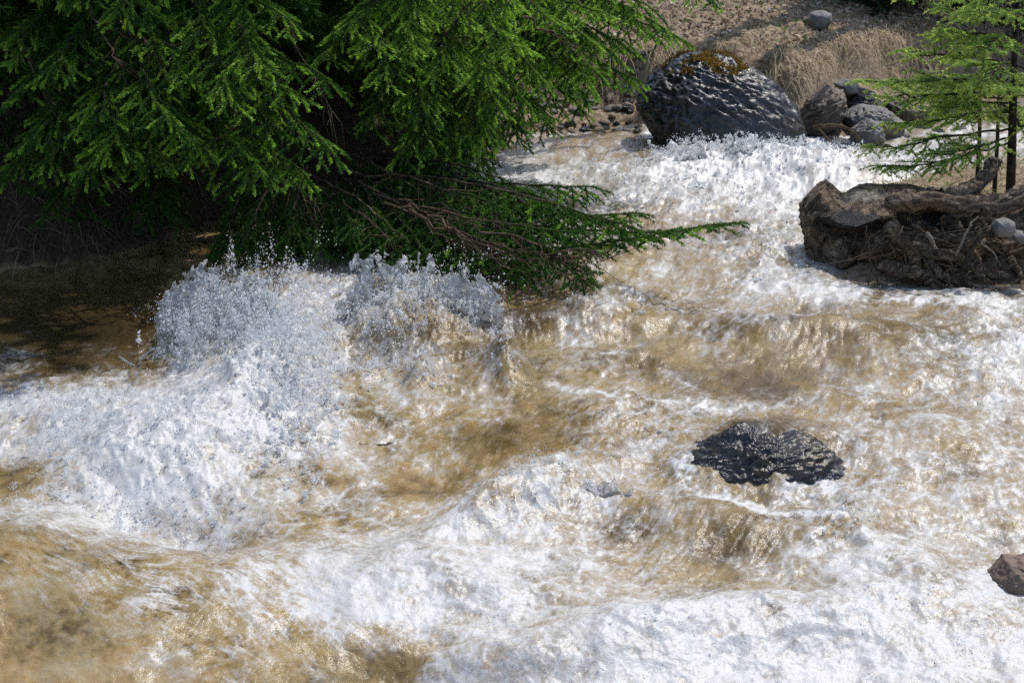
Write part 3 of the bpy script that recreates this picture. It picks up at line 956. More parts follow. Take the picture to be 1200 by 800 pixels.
# moss on the boulder
nv = fbm(bV[:, 0] * 7, bV[:, 1] * 7, bV[:, 2] * 7, 3)
tops = np.where((bV[:, 2] > bV[:, 2].max() - .13 + .14 * nv) & (nv > .07) & (bV[:, 0] < at(905, 90, 8.95)[0]))[0]
rm = np.random.RandomState(4)
pk = tops[rm.randint(0, len(tops), 3600)]
mp = bV[pk] + rm.normal(0, .006, (len(pk), 3))
md = rm.normal(0, .6, (len(pk), 3)) + np.array([0, -.2, .9]); md /= np.linalg.norm(md, axis=1)[:, None]
me = blades(mp - np.array(bo.location), md, rm.uniform(.012, .035, len(pk)), rm.uniform(.003, .006, len(pk)), rm, .3, 2, fresh=np.clip(nv[pk] * 3 + rm.normal(0, .3, len(pk)), 0, 1), name='moss')
link('moss', me, MAT['moss'], parent=bo)

G = 'rocks heaped at the foot of the grassy bank'
rock('bank_rock', [(938, 140), (950, 118), (972, 102), (986, 108), (990, 130), (975, 150), (950, 162), (935, 158)], 9.3, .22, MAT['brown'], 'tilted layered brown rock right behind the big boulder', group=G, seed=8.1, sub=6, amp=0.051, freq=7, stretch=(.6, 1, 2.6), tilt=R(35), facet=.7)
rock('bank_rock', [(985, 118), (998, 104), (1020, 108), (1032, 122), (1020, 138), (995, 138)], 9.75, .2, MAT['black'], 'wet black rock under the hanging grass of the bank', group=G, seed=2.4, sub=6, amp=0.051, freq=7)
rock('bank_rock', [(988, 136), (1008, 124), (1036, 128), (1056, 142), (1056, 160), (1030, 166), (1000, 158)], 9.35, .2, MAT['grey'], 'broad dark grey slab in the middle of the rock heap', group=G, seed=5.9, sub=6, amp=0.043, freq=7, facet=.7)
rock('bank_rock', [(1000, 152), (1018, 141), (1031, 146), (1034, 164), (1018, 174), (1000, 172)], 9.0, .14, MAT['grey'], 'pointed pale grey rock at the water edge of the rock heap', group=G, seed=6.6, sub=6, amp=0.034, freq=9, facet=.8)
rock('bank_rock', [(1040, 120), (1058, 112), (1085, 120), (1092, 138), (1070, 150), (1045, 145)], 9.7, .18, MAT['brown'], 'rust brown rock behind the branches of the young spruce', group=G, seed=1.9, sub=6, amp=0.051, freq=8)
rock('bank_rock', [(1090, 122), (1110, 112), (1140, 118), (1150, 134), (1120, 142), (1095, 140)], 10.0, .18, MAT['grey'], 'grey rock on the far shore behind the thin spruce trunks', group=G, seed=11.9, amp=.03, freq=8)
rock('bank_rock', [(978, 98), (990, 92), (1004, 98), (1004, 110), (985, 112)], 9.7, .12, MAT['grey'], 'small grey rock topping the heap beside the boulder', group=G, seed=12.9, amp=.02, freq=9)
rock('bank_rock', [(962, 168), (975, 160), (992, 164), (996, 178), (965, 182)], 8.9, .1, MAT['black'], 'low wet dark rock awash between boulder and rock heap', group=G, seed=14.9, amp=.02, freq=9)
rock('bank_rock', [(1160, 130), (1180, 116), (1215, 122), (1225, 146), (1165, 148)], 9.9, .2, MAT['brown'], 'dark brown rock on the far shore at the right edge', group=G, seed=15.9, amp=.03, freq=8)
rock('field_stone', [(945, 24), (950, 15), (962, 12), (973, 16), (974, 26), (962, 36), (948, 36)], hit(960, 33, 10) - .02, .12, MAT['grey'], 'lone blue grey stone lying high on the dry grass bank', 'stone', seed=7.7, sub=4, amp=.02, freq=8, facet=.7)
rock('field_stone', [(1112, 56), (1118, 48), (1128, 48), (1134, 56), (1130, 68), (1114, 68)], hit(1122, 64, 10) - .02, .1, MAT['grey'], 'small stone with an ochre cap below the pale shrub', 'stone', seed=9.7, sub=4, amp=.02, freq=8)
rock('stream_rock', [(780, 573), (792, 547), (812, 531), (836, 524), (858, 514), (876, 507), (896, 513), (914, 521), (936, 516), (964, 524), (990, 545), (994, 573), (955, 595), (895, 607), (818, 602)], 3.965, .16, MAT['wetblack'],
     'wide jagged black wet rock breaking the surface in mid stream', seed=4.4, sub=7, amp=.042, freq=10, stretch=(.65, 1, 1.5), tilt=R(22), facet=.7)
rock('stream_rock', [(1162, 676), (1180, 658), (1215, 654), (1250, 668), (1265, 700), (1230, 725), (1190, 712)], 3.22, .09, MAT['redstone'], 'small rusty rock in the white water at the lower right corner', seed=5.4, sub=6, amp=.018, freq=14, facet=.7)
rock('stream_rock', [(541, 524), (546, 519), (554, 520), (558, 526), (552, 531), (543, 530)], 4.28, .018, MAT['black'], 'tiny dark stone poking out of the clear golden water', seed=2.2, sub=4, amp=.004, freq=40)
rock('stream_rock', [(1188, 364), (1194, 358), (1206, 360), (1212, 368), (1204, 376), (1190, 374)], 5.75, .05, MAT['redstone'], 'small red brown stone at the waterline below the root wood', seed=3.2, sub=4, amp=.008, freq=20)
rock('stream_rock', [(1150, 380), (1165, 374), (1190, 372), (1200, 378), (1185, 386), (1155, 388)], 5.6, .05, MAT['tan'], 'flat pale stone awash beside the small red brown stone', seed=6.2, sub=4, amp=.008, freq=20)

# stones of the little beach left of the boulder
rb = np.random.RandomState(11)
protos = []
for k, mt in enumerate((MAT['grey'], MAT['black'], MAT['tan'], MAT['grey'])):
    Sp, T = sphere(3)
    V = carve(Sp * np.array([1, .8, .6]), Sp, 20 + k * 3.1, .22, 1.6, facet=.4)
    me = set_mesh('shore_stone', V, tris=T)
    me.materials.append(mt)
    protos.append(me)
LB = ['small rounded grey stone of the beach left of the boulder', 'wet black stone of the beach left of the boulder', 'pale tan stone of the beach left of the boulder', 'small rounded grey stone of the beach left of the boulder']
for k in range(110):
    if k < 80:
        a, b = rb.uniform(625, 775), rb.uniform(132, 158)
    else:
        a, b = rb.uniform(985, 1130), rb.uniform(140, 172)
    x, y, _ = onwater(a, b)
    z = float(ground_z(np.array([x]), np.array([y]))[0])
    q = rb.randint(0, 4)
    o = bpy.data.objects.new('shore_stone', protos[q])
    COL.objects.link(o)
    s = rb.uniform(.018, .05)
    o.location = (x, y, max(z, float(base_z(y))) + s * .2)
    o.scale = (s * rb.uniform(.8, 1.4), s, s)
    o.rotation_euler = (rb.uniform(-.3, .3), rb.uniform(-.3, .3), rb.uniform(0, 6))
    o['label'] = LB[q] if k < 80 else LB[q].replace('beach left of the boulder', 'gravel spit below the rock heap')
    o['category'] = 'stone'
    o['group'] = ('stones of the beach left of the boulder' if k < 80 else 'stones of the gravel spit')

# ------------------------------------------------------------------ root stump on the right bank
rw = np.random.RandomState(31)
c, V, T = outline_rock([(941, 262), (946, 246), (958, 235), (985, 226), (1030, 223), (1075, 224), (1110, 232), (1160, 236), (1230, 232), (1290, 250), (1300, 330), (1230, 352), (1150, 350), (1110, 345),
                        (1060, 352), (1010, 352), (975, 345), (958, 318), (948, 292)], 6.25, .34, seed=13.3, sub=7, amp=.05, freq=3.6, stretch=(.7, 1.8, 2.8), tilt=R(-12), facet=.55, block=.92, lean=.25)
V = carve(V, V / np.linalg.norm(V, axis=1)[:, None], 40.0, .015, 9, (.35, 1.6, 2.2), R(-14), .75)
V = carve(V, V / np.linalg.norm(V, axis=1)[:, None], 60.0, .005, 26, (.25, 1.6, 2.2), R(-14), .8)
# a charred ledge and a hollow below it
Vx, Vz = (V + c)[:, 0], (V + c)[:, 2]
ppx, ppy = topix((V + c)[:, 0], (V + c)[:, 1], (V + c)[:, 2])
frontm = sstep(.05, -.15, V[:, 1])
hollow = np.exp(-((ppx - 1110) / 60) ** 2 - ((ppy - 262) / 22) ** 2) + .7 * np.exp(-((ppx - 1050) / 45) ** 2 - ((ppy - 338) / 16) ** 2) + .6 * np.exp(-((ppx - 1180) / 50) ** 2 - ((ppy - 318) / 22) ** 2)
lip = np.exp(-((ppy - (252 + .12 * (ppx - 1000) + 8 * np.sin(ppx / 17.))) / 9) ** 2) * sstep(955, 985, ppx) * sstep(1070, 1040, ppx)
g1 = np.exp(-((ppy - (271 + .10 * (ppx - 1000) + 6 * np.sin(ppx / 14.))) / 5) ** 2) * sstep(948, 965, ppx) * sstep(1075, 1050, ppx)
g2 = np.exp(-((ppy - (318 - .35 * (ppx - 1000) + 4 * np.sin(ppx / 9.))) / 4) ** 2) * sstep(975, 990, ppx) * sstep(1050, 1030, ppx)
g3 = np.exp(-((ppx - (1004 + 6 * np.sin(ppy / 8.))) / 4) ** 2) * sstep(272, 280, ppy) * sstep(346, 330, ppy)
g4 = np.exp(-((ppx - (968 + 4 * np.sin(ppy / 6.))) / 2.5) ** 2) * sstep(268, 280, ppy) * sstep(335, 315, ppy)
V[:, 1] += frontm * (0.16 * hollow - 0.10 * lip + .09 * g1 + .06 * g2 + .05 * g3 + .03 * g4)
V[:, 2] += .045 * np.exp(-((ppx - 962) / 14) ** 2) * sstep(250, 236, ppy) - .03 * np.exp(-((ppx - 990) / 10) ** 2) * sstep(245, 230, ppy)
me = set_mesh('stump', V, tris=T)
attr(me, 'char', np.clip(.9 * np.exp(-((ppx - 985) / 42) ** 2 - ((ppy - 258) / 17) ** 2) + .7 * hollow, 0, 1))
attr(me, 'pale', np.clip(.6 * np.exp(-((ppx - 975) / 34) ** 2 - ((ppy - 300) / 30) ** 2) + .9 * np.exp(-((ppx - 1015) / 50) ** 2 - ((ppy - 229) / 9) ** 2), 0, 1))
attr(me, 'rust', np.clip(.95 * np.exp(-((ppx - 1075) / 75) ** 2 - ((ppy - 305) / 26) ** 2), 0, 1))
root_t = link('root_stump', None, label='big weathered dark stump with tangled roots on the right bank', cat='stump', loc=c)
me.name = 'stump'
link('stump_wood', me, MAT['stump'], parent=root_t)


def path(pts, n=14, wob=.0, rng=None):
    """pts: (px, py, Y) control points -> smooth world polyline"""
    Pp = np.array([at(*q) for q in pts])
    k = np.linspace(0, len(Pp) - 1, n)
    Pi = np.stack([np.interp(k, np.arange(len(Pp)), Pp[:, q]) for q in range(3)], 1)
    for _ in range(2):
        Pi[1:-1] = (Pi[:-2] + 2 * Pi[1:-1] + Pi[2:]) / 4
    if wob and rng is not None:
        Pi[1:] += rng.normal(0, wob, (n - 1, 3))
    return Pi


def one_tube(name, P, rad, mat, parent=None, sides=9, wob=.12, rng=rw, fiber=0.0, **kw):
    base = P[0] if parent is None else np.array(parent.location)
    t = Tubes()
    t.add(P - base, rad, sides=sides, wob=wob, rng=rng, fiber=fiber)
    return link(name, t.mesh(name), mat, parent=parent, loc=(base if parent is None else None), **kw)


def taper(n, a, b, tip=True):
    r = np.linspace(a, b, n)
    if tip:
        r[-1] *= .25
    r[0] *= .6
    return r


for pts, r0, r1 in [
    ([(1062, 240, 6.05), (1085, 236, 6.05), (1105, 232, 6.05), (1140, 222, 6.1), (1158, 205, 6.15), (1166, 190, 6.2)], .06, .028),
    ([(1040, 240, 5.95), (1085, 236, 5.9), (1130, 240, 5.95), (1170, 244, 6.0), (1215, 228, 6.1), (1260, 212, 6.2)], .045, .03),
    ([(1100, 262, 6.1), (1150, 252, 6.0), (1190, 234, 6.05), (1230, 216, 6.15)], .04, .05),
    ([(1040, 262, 5.9), (1060, 285, 5.85), (1072, 312, 5.85), (1085, 345, 5.85)], .04, .02),
    ([(1030, 312, 5.86), (1055, 318, 5.82), (1085, 322, 5.82), (1110, 350, 5.8)], .04, .022),
    ([(1060, 290, 5.9), (1110, 300, 5.85), (1150, 318, 5.85), (1200, 322, 5.9), (1250, 330, 5.95)], .03, .02),
    ([(1085, 300, 5.9), (1105, 325, 5.82), (1120, 352, 5.78)], .028, .014),
    ([(1130, 285, 5.9), (1146, 305, 5.85), (1150, 330, 5.82), (1146, 352, 5.8)], .024, .012),
    ([(1110, 280, 5.95), (1160, 288, 5.9), (1210, 285, 5.95), (1255, 292, 6)], .03, .02),
    ([(1080, 330, 5.85), (1140, 336, 5.82), (1200, 338, 5.85), (1270, 340, 5.9)], .024, .016),
    ([(1120, 262, 6), (1138, 290, 5.88), (1128, 318, 5.85)], .018, .008),
    ([(1180, 300, 5.9), (1195, 322, 5.86), (1188, 346, 5.84)], .022, .010)]:
    P = path(pts, 60, .0, rw)
    P += .5 * r0 * np.stack([fbm(np.linspace(0, 5, 60) + r0 * 900 + q * 7, 0 * P[:, 0] + pts[0][0] * .37, 0, 3) for q in range(3)], 1) * 2
    one_tube('root', P, taper(60, r0 * .8, r1 * .8), MAT['root'], root_t, 26, .03, fiber=.42)
hair = Tubes()
for k in range(150):
    a, b = rw.uniform(1010, 1235), rw.uniform(262, 345)
    Y = 5.83 + rw.uniform(-.03, .08)
    P = path([(a, b, Y), (a + rw.normal(0, 18), b + rw.uniform(4, 20), Y - .03), (a + rw.normal(0, 30), b + rw.uniform(8, 34), Y - .02)], 7, .003, rw)
    hair.add(P - c, taper(7, rw.uniform(.002, .005), .0015), sides=4)
link('rootlets', hair.mesh('rootlets'), MAT['twig'], parent=root_t)

rock('round_stone', [(1162, 266), (1167, 258), (1178, 255), (1188, 260), (1190, 270), (1182, 278), (1168, 277)], 5.82, .05, MAT['grey'], 'smooth round grey stone lodged among the roots of the stump', 'stone', seed=1.2, sub=5, amp=.005, freq=14)
rock('round_stone', [(1180, 274), (1192, 270), (1210, 274), (1212, 284), (1192, 286)], 5.84, .05, MAT['grey'], 'flat grey stone wedged under the round grey stone', 'stone', seed=2.2, sub=5, amp=.006, freq=14)
for pts, r, mt, lb in [
    ([(1120, 300, 5.75), (1128, 282, 5.74), (1136, 264, 5.75), (1146, 254, 5.78)], .007, 'pale_wood', 'grey forked driftwood stick leaning against the stump'),
    ([(1086, 272, 5.78), (1092, 282, 5.76), (1098, 292, 5.76)], .012, 'pale_wood', 'short pale barkless stub of wood in front of the stump'),
    ([(1130, 312, 5.76), (1140, 288, 5.75), (1152, 270, 5.76), (1158, 262, 5.78)], .014, 'bark', 'black charred stick standing before the stump'),
    ([(1140, 334, 5.74), (1170, 338, 5.72), (1205, 334, 5.74), (1240, 330, 5.8)], .006, 'pale_wood', 'long thin bleached twig lying low along the stump foot'),
    ([(1150, 285, 5.76), (1165, 296, 5.74), (1172, 312, 5.75)], .004, 'pale_wood', 'thin pale curved twig under the round stone'),
    ([(1180, 298, 5.76), (1205, 290, 5.76), (1240, 286, 5.8)], .007, 'twig', 'brown twig reaching right from the round grey stone')]:
    P = path(pts, 10, .002, rw)
    one_tube('stick', P, taper(10, r, r * .5), MAT[mt], None, 7, .15, label=lb, cat='stick', group='sticks washed against the stump')
# bent fallen twig by the rock heap
P = path([(952, 150, 8.7), (966, 147, 8.65), (985, 147, 8.65), (1000, 154, 8.65), (1008, 166, 8.65)], 14, .002, rw)
one_tube('stick', P, taper(14, .013, .008), MAT['twig'], None, 7, .1, label='arched reddish fallen branch in front of the rock heap', cat='branch')
P = path([(958, 150, 8.66), (970, 164, 8.6), (984, 178, 8.55)], 9, .002, rw)
one_tube('stick', P, taper(9, .010, .005), MAT['twig'], None, 7, .1, label='straight reddish twig slanting down under the arched branch', cat='branch')
P = path([(428, 548, 4.15), (445, 545, 4.15), (462, 540, 4.17)], 8, .001, rw)
P[:, 2] = surf(np.linspace(428, 462, 8), np.linspace(548, 540, 8))[:, 2] + .002
one_tube('stick', P, taper(8, .006, .004), MAT['bark'], None, 6, .2, label='short dark stick adrift on the clear golden water', cat='stick')

# ------------------------------------------------------------------ dry grass and litter on the far bank
rg = np.random.RandomState(17)


def scatter(n, x0, x1, y0, y1, dmin, dmax, pxmin=560, pxmax=1500):
    x, y = rg.uniform(x0, x1, n), rg.uniform(y0, y1, n)
    u = x / y
    d = mindist(x, y, shore_d) * np.where(y > np.interp(u, su, sy), 1, -1)
    pxx = 600 + F * u / CP
    k = (d > dmin) & (d < dmax) & (pxx > pxmin) & (pxx < pxmax)
    return x[k], y[k], d[k]


x, y, d = scatter(90000, -.6, 6.5, 8.5, 15, .62, 2.6)
keep = rg.uniform(0, 1, len(x)) < np.where(d < 1.05, 1.0, .75) * sstep(-.25, .25, fbm(x * 2.5, y * 2.5, 7.7, 3) + np.where(d < 1.0, .3, 0))
x, y, d = x[keep][:36000], y[keep][:36000], d[keep][:36000]
z = ground_z(x, y)
n = len(x)
cl = fbm(x * 6, y * 6, 2.2, 2)
D = np.stack([rg.normal(0, .45, n) + 1.1 * cl, -.75 + rg.normal(0, .25, n), .55 + rg.normal(0, .2, n)], 1); D /= np.linalg.norm(D, axis=1)[:, None]
L = np.where(d < 1.1, rg.uniform(.14, .36, n), rg.uniform(.06, .2, n))
me = blades(np.stack([x, y, z - .01], 1), D, L, rg.uniform(.0018, .0042, n), rg, 1.0, 4, vary=np.clip(.5 + cl + rg.normal(0, .25, n), 0, 1), fresh=(rg.uniform(0, 1, n) < .05) * rg.uniform(.4, 1, n), name='dry_grass')
link('dry_grass', me, MAT['grass'], label='dry straw coloured grass hanging over the far bank', cat='grass', kind='stuff')
x, y, d = scatter(60000, -.6, 6.5, 8.5, 15, .85, 4.5)
x, y = x[:18000], y[:18000]
n = len(x)
z = ground_z(x, y)
D = rg.normal(0, 1, (n, 3)) * [1, 1, .35]; D /= np.linalg.norm(D, axis=1)[:, None]
me = blades(np.stack([x, y, z + .012], 1), D, rg.uniform(.02, .06, n), rg.uniform(.006, .018, n), rg, .2, 2, fresh=(rg.uniform(0, 1, n) < .10) * 1.0, name='leaf_litter')
link('leaf_litter', me, MAT['litter'], label='pale fallen leaves strewn over the far bank', cat='leaves', kind='stuff')
# roots, stalks and dead grass of the dark left bank
x, y = rg.uniform(-4, -.3, 30000), rg.uniform(5.5, 9, 30000)
u = x / y
d = mindist(x, y, shore_d) * np.where(y > np.interp(u, su, sy), 1, -1)
k = (d > .02) & (d < 1.2)
x, y, d = x[k][:9000], y[k][:9000], d[k][:9000]
n = len(x)
D = np.stack([rg.normal(0, .5, n), -.6 + rg.normal(0, .4, n), .3 + rg.normal(0, .4, n)], 1); D /= np.linalg.norm(D, axis=1)[:, None]
me = blades(np.stack([x, y, ground_z(x, y)], 1), D, rg.uniform(.06, .3, n), rg.uniform(.0015, .004, n), rg, .8, 4, fresh=(rg.uniform(0, 1, n) < .08) * 1.0, name='dead_grass')
link('dead_grass', me, MAT['twig_grass'], label='tangled dead grass on the shaded bank under the spruce', cat='grass', kind='stuff')
# grass of the right bank round the young spruce
x, y = rg.uniform(1.6, 3.6, 9000), rg.uniform(6.2, 9, 9000)
k = inpoly(x, y, ix, iy)
x, y = x[k][:3500], y[k][:3500]
n = len(x)
D = np.stack([rg.normal(0, .6, n), rg.normal(0, .6, n), .8 + 0 * x], 1); D /= np.linalg.norm(D, axis=1)[:, None]
me = blades(np.stack([x, y, ground_z(x, y)], 1), D, rg.uniform(.04, .16, n), rg.uniform(.0015, .0035, n), rg, .5, 3, fresh=(rg.uniform(0, 1, n) < .3) * 1.0, name='bank_grass')
link('bank_grass', me, MAT['grass'], label='sparse straw and green grass round the young spruce', cat='grass', kind='stuff')

# ------------------------------------------------------------------ spruces
UP = np.array([0, 0, 1.0])


def nrm(v):
    return v / (np.linalg.norm(v) + 1e-9)


class Spruce:
    def __init__(s, seed):
        s.r = np.random.RandomState(seed)
        s.seg = []          # p0, p1, fresh0, fresh1, density, length scale
        s.tub = Tubes()

    def axis(s, pts, dens, fresh, nl=1.0):
        n = len(pts) - 1
        for k in range(n):
            f0 = fresh * (k / n) ** 1.2; f1 = fresh * ((k + 1) / n) ** 1.2
            s.seg.append(np.concatenate([pts[k], pts[k + 1], [f0, f1, dens, nl]]))

    def bough(s, A, B, L0, dens=420, fresh_p=.5, droop=.5, bare=.15, sag=.12, step=.05, r0=.011, wood=True, sub=True, lift=0.0, bare_wood=False):
        r = s.r
        A, B = np.asarray(A, float), np.asarray(B, float)
        ln = np.linalg.norm(B - A)
        Cc = (A + B) / 2 + UP * sag * ln + r.normal(0, .05 * ln, 3)
        t = np.linspace(0, 1, 15)[:, None]
        P = (1 - t) ** 2 * A + 2 * t * (1 - t) * Cc + t ** 2 * B
        P[1:-1] += r.normal(0, .006, (13, 3))
        P[-4:, 2] += lift * np.linspace(0, 1, 4)
        if wood:
            s.tub.add(P, np.linspace(r0, .0025, 15), sides=5)
        cum = np.concatenate([[0], np.cumsum(np.linalg.norm(np.diff(P, axis=0), axis=1))])
        s.axis(P[10:], dens, fresh_p * .8)
        pos = bare * cum[-1]
        sg = 1
        while pos < cum[-1]:
            u = pos / cum[-1]
            p = np.array([np.interp(pos, cum, P[:, q]) for q in range(3)])
            k = min(13, int(np.searchsorted(cum, pos)))
            T = nrm(P[k + 1] - P[k])
            side = nrm(np.cross(T, UP)) * sg
            d = nrm(T * r.uniform(.6, .85) + side * r.uniform(.65, .95) + UP * (-droop * r.uniform(.5, 1.1)) + r.normal(0, .07, 3))
            L = (L0 * (1 - u) ** .65 * r.uniform(.5, 1.1) + .06)
            m_ = 5
            q = np.linspace(0, 1, m_)[:, None]
            Bp = p + d * L * q - UP * (droop * .45 * L * q ** 2) + UP * (.10 * L * q ** 4)
            if wood:
                s.tub.add(Bp, np.linspace(.0035, .0012, m_), sides=3)
            fr = 1.0 if r.uniform() < fresh_p else 0.0
            if bare_wood and u < .6 and r.uniform() < .45:
                sg = -sg; pos += step * r.uniform(.6, 1.3)
                if wood:
                    for _ in range(3):
                        o_ = Bp[r.randint(1, m_)]
                        s.tub.add(np.stack([o_, o_ + (d + r.normal(0, .6, 3)) * .05, o_ + (d + r.normal(0, .5, 3)) * .11]), [.0015, .0012, .0006], sides=3)
                continue
            s.axis(Bp, dens, fr)
            if sub:
                ks = .18
                s2 = 1
                while ks < .97:
                    pp = np.array([np.interp(ks * (m_ - 1), np.arange(m_), Bp[:, c_]) for c_ in range(3)])
                    sd_ = nrm(np.cross(d, UP)) * s2
                    dd = nrm(d * .75 + sd_ * r.uniform(.6, .8) + UP * r.uniform(-.25, .0) + r.normal(0, .06, 3))
                    l2 = min(.14, .5 * (1 - ks) * L + .06) * r.uniform(.7, 1.1)
                    e = pp + dd * l2
                    s.axis(np.stack([pp, pp + dd * l2 * .5, e - UP * .1 * l2]), dens, (1.0 if r.uniform() < fresh_p else 0.0))
                    s2 = -s2
                    ks += .042 / L * r.uniform(.8, 1.3)
            sg = -sg
            pos += step * r.uniform(.6, 1.3)

    def twigs(s, A, B, n, L):
        """a dead bare limb"""
        r = s.r
        t = np.linspace(0, 1, 12)[:, None]
        P = A + (B - A) * t - UP * .12 * np.linalg.norm(B - A) * (t * t - t) * -1 + r.normal(0, .012, (12, 3))
        s.tub.add(P, np.linspace(.007, .002, 12), sides=5)
        for _ in range(n):
            k = r.randint(2, 12)
            d = nrm(nrm(B - A) * .6 + r.normal(0, .6, 3) - UP * .3)
            l = L * r.uniform(.4, 1)
            s.tub.add(np.stack([P[k], P[k] + d * l * .5 + r.normal(0, .01, 3), P[k] + d * l - UP * .1 * l]), [.002, .0015, .0007], sides=3)

    def needles(s, name, base, nlen=.0145, nwid=.0018):
        Sg = np.array(s.seg)
        r = s.r
        p0, p1 = Sg[:, 0:3], Sg[:, 3:6]
        ln = np.linalg.norm(p1 - p0, axis=1)
        n = r.poisson(ln * Sg[:, 8])
        ix_ = np.repeat(np.arange(len(Sg)), n)
        t = r.uniform(0, 1, len(ix_))[:, None]
        a, b = p0[ix_], p1[ix_]
        d = (b - a) / (ln[ix_][:, None] + 1e-9)
        p = a + (b - a) * t
        e1 = np.cross(d, np.array([.1, .2, 1.0])); e1 /= np.linalg.norm(e1, axis=1)[:, None] + 1e-9
        e2 = np.cross(e1, d)
        ph = r.uniform(0, 2 * np.pi, len(ix_))[:, None]
        out = np.cos(ph) * e1 + np.sin(ph) * e2 + .25 * e2
        fr = Sg[ix_, 6] + (Sg[ix_, 7] - Sg[ix_, 6]) * t[:, 0]
        nd = d * r.uniform(.7, 1.15, (len(ix_), 1)) + out * .85
        nd /= np.linalg.norm(nd, axis=1)[:, None]
        l = (nlen * Sg[ix_, 9] * r.uniform(.7, 1.15, len(ix_)))[:, None]
        sd_ = np.cross(nd, r.normal(0, 1, nd.shape)); sd_ /= np.linalg.norm(sd_, axis=1)[:, None] + 1e-9
        wv = sd_ * (nwid * Sg[ix_, 9] * (1 + .5 * fr))[:, None]
        V = np.stack([p - wv, p + wv, p + nd * l * .75 + wv * .8, p + nd * l], 1)
        N = len(ix_)
        Tq = (np.arange(N)[:, None] * 4 + np.array([0, 1, 2, 3])[None])
        me = set_mesh(name, V.reshape(-1, 3) - base, quads=Tq, smooth=False)
        attr(me, 'fresh', np.repeat(np.clip(fr, 0, 1), 4))
        hv = np.repeat(r.uniform(0, 1, len(Sg)), n) * .7 + .3 * r.uniform(0, 1, N)
        attr(me, 'vary', np.repeat(hv, 4))
        return me


NB = [0]


def add_bough(root, s, wood_mat, needle_mat, nlen=.0145, nwid=.0018, label=None):
    base = np.array(root.location)
    t = s.tub
    t.V = [v - base for v in t.V]
    b = link('bough', t.mesh('bough'), wood_mat, parent=root)
    if s.seg:
        me = s.needles('needles', base, nlen, nwid)
        NB[0] += len(me.polygons)
        link('needles', me, needle_mat, parent=b)
    if label:
        b['label'] = label
    return b


def make_trunk(root, P, r0, r1, mat, sides=14):
    t = Tubes()
    P = np.asarray(P, float) - np.array(root.location)
    t.add(P, np.linspace(r0, r1, len(P)), sides=sides, wob=.06, rng=rw)
    link('trunk', t.mesh('trunk'), mat, parent=root)


def upper_crown(root, x, y, z0, z1, rad, n, seed, dens, mat, nl=2.4, rlow=None, zlow=None):
    s = Spruce(seed)
    r = s.r
    for k in range(n):
        z = z0 + (z1 - z0) * (k / n)
        az = r.uniform(0, 2 * np.pi)
        L = rad * (1 - .75 * k / n) * r.uniform(.7, 1.1)
        if zlow is not None and z < zlow and math.sin(az) < .2:
            L = min(L, rlow)
        A = np.array([x, y, z])
        B = A + np.array([math.cos(az) * L, math.sin(az) * L, -.20 * L + r.normal(0, .08)])
        s.bough(A, B, .40, dens, .3, .7, .12, .10, .13, wood=False, sub=False)
    base = np.array(root.location)
    for g in s.seg:
        g[9] = nl
    me = s.needles('crown', base, .028, .0045 / nl * 1.6)
    NB[0] += len(me.polygons)
    link('crown', me, mat, parent=root)


# --- spruce A (left, mostly in its own shade) and spruce B (behind, sunlit)
xa, ya, _ = at(150, 0, 7.5)
za = float(ground_z(np.array([xa]), np.array([ya]))[0])
A_ = link('spruce_tree', None, label='big dark spruce overhanging the shaded pool at left', cat='tree', loc=(xa, ya, za - .05))
make_trunk(A_, [(xa, ya, za - .1), (xa + .02, ya, za + 1.2), (xa + .03, ya, za + 3), (xa, ya, za + 7)], .16, .03, MAT['bark'])
xb, yb, _ = at(505, 0, 8.9)
zb = float(ground_z(np.array([xb]), np.array([yb]))[0])
B_ = link('spruce_tree', None, label='sunlit bright green spruce between the dark spruce and the boulder', cat='tree', loc=(xb, yb, zb - .05))
make_trunk(B_, [(xb, yb, zb - .1), (xb + .02, yb, zb + 1.2), (xb + .03, yb, zb + 3), (xb, yb, zb + 7)], .14, .03, MAT['bark'])

# tips of the visible boughs: (px, py, Y, length of side branchlets, fresh share, droop)
seed = 100
for (a, b, Y, L0, fr, dr) in [
    (300, 92, 5.7, .26, .6, .5), (272, 128, 5.6, .26, .6, .6), (200, 155, 5.6, .3, .5, .6), (120, 150, 5.7, .3, .4, .7), (42, 172, 5.8, .3, .45, .6), (96, 215, 5.7, .3, .4, .9),
    (180, 200, 5.8, .28, .45, .8), (232, 190, 5.7, .28, .5, .7), (312, 215, 5.7, .3, .55, .8), (392, 190, 5.7, .3, .5, .7), (330, 160, 5.9, .3, .4, .6), (250, 55, 6.0, .3, .5, .5), (20, 120, 6.0, .3, .25, .6),
    (20, 50, 6.2, .3, .3, .6), (100, 5, 6.2, .3, .3, .5), (390, 105, 6.0, .3, .5, .6), (150, 90, 6.2, .3, .2, .6), (345, 40, 6.0, .3, .6, .5), (60, 250, 6.1, .3, .1, .9), (190, 255, 6.2, .3, .1, .9),
    (150, 30, 5.9, .3, .5, .5), (60, 90, 5.9, .3, .4, .6), (220, 100, 5.9, .3, .5, .6), (280, 180, 5.8, .3, .5, .7), (140, 180, 5.7, .3, .5, .8), (360, 215, 5.8, .28, .45, .8), (60, 200, 5.8, .28, .4, .8), (10, 215, 5.9, .28, .3, .8), (190, 60, 6.1, .3, .4, .5), (350, 120, 5.8, .28, .5, .6),
    (-120, 140, 6.0, .3, .3, .6), (-90, 210, 6.0, .3, .3, .6), (-160, 40, 6.0, .3, .3, .6)]:
    seed += 1
    s = Spruce(seed)
    tip = at(a, b, Y)
    st_ = tip + (np.array([xa, ya, tip[2] + .34]) - tip) * .66
    s.bough(st_, tip, L0, 900, fr, dr, .12, .10, .058, lift=.03, r0=.007)
    add_bough(A_, s, MAT['bark'], MAT['needles'])
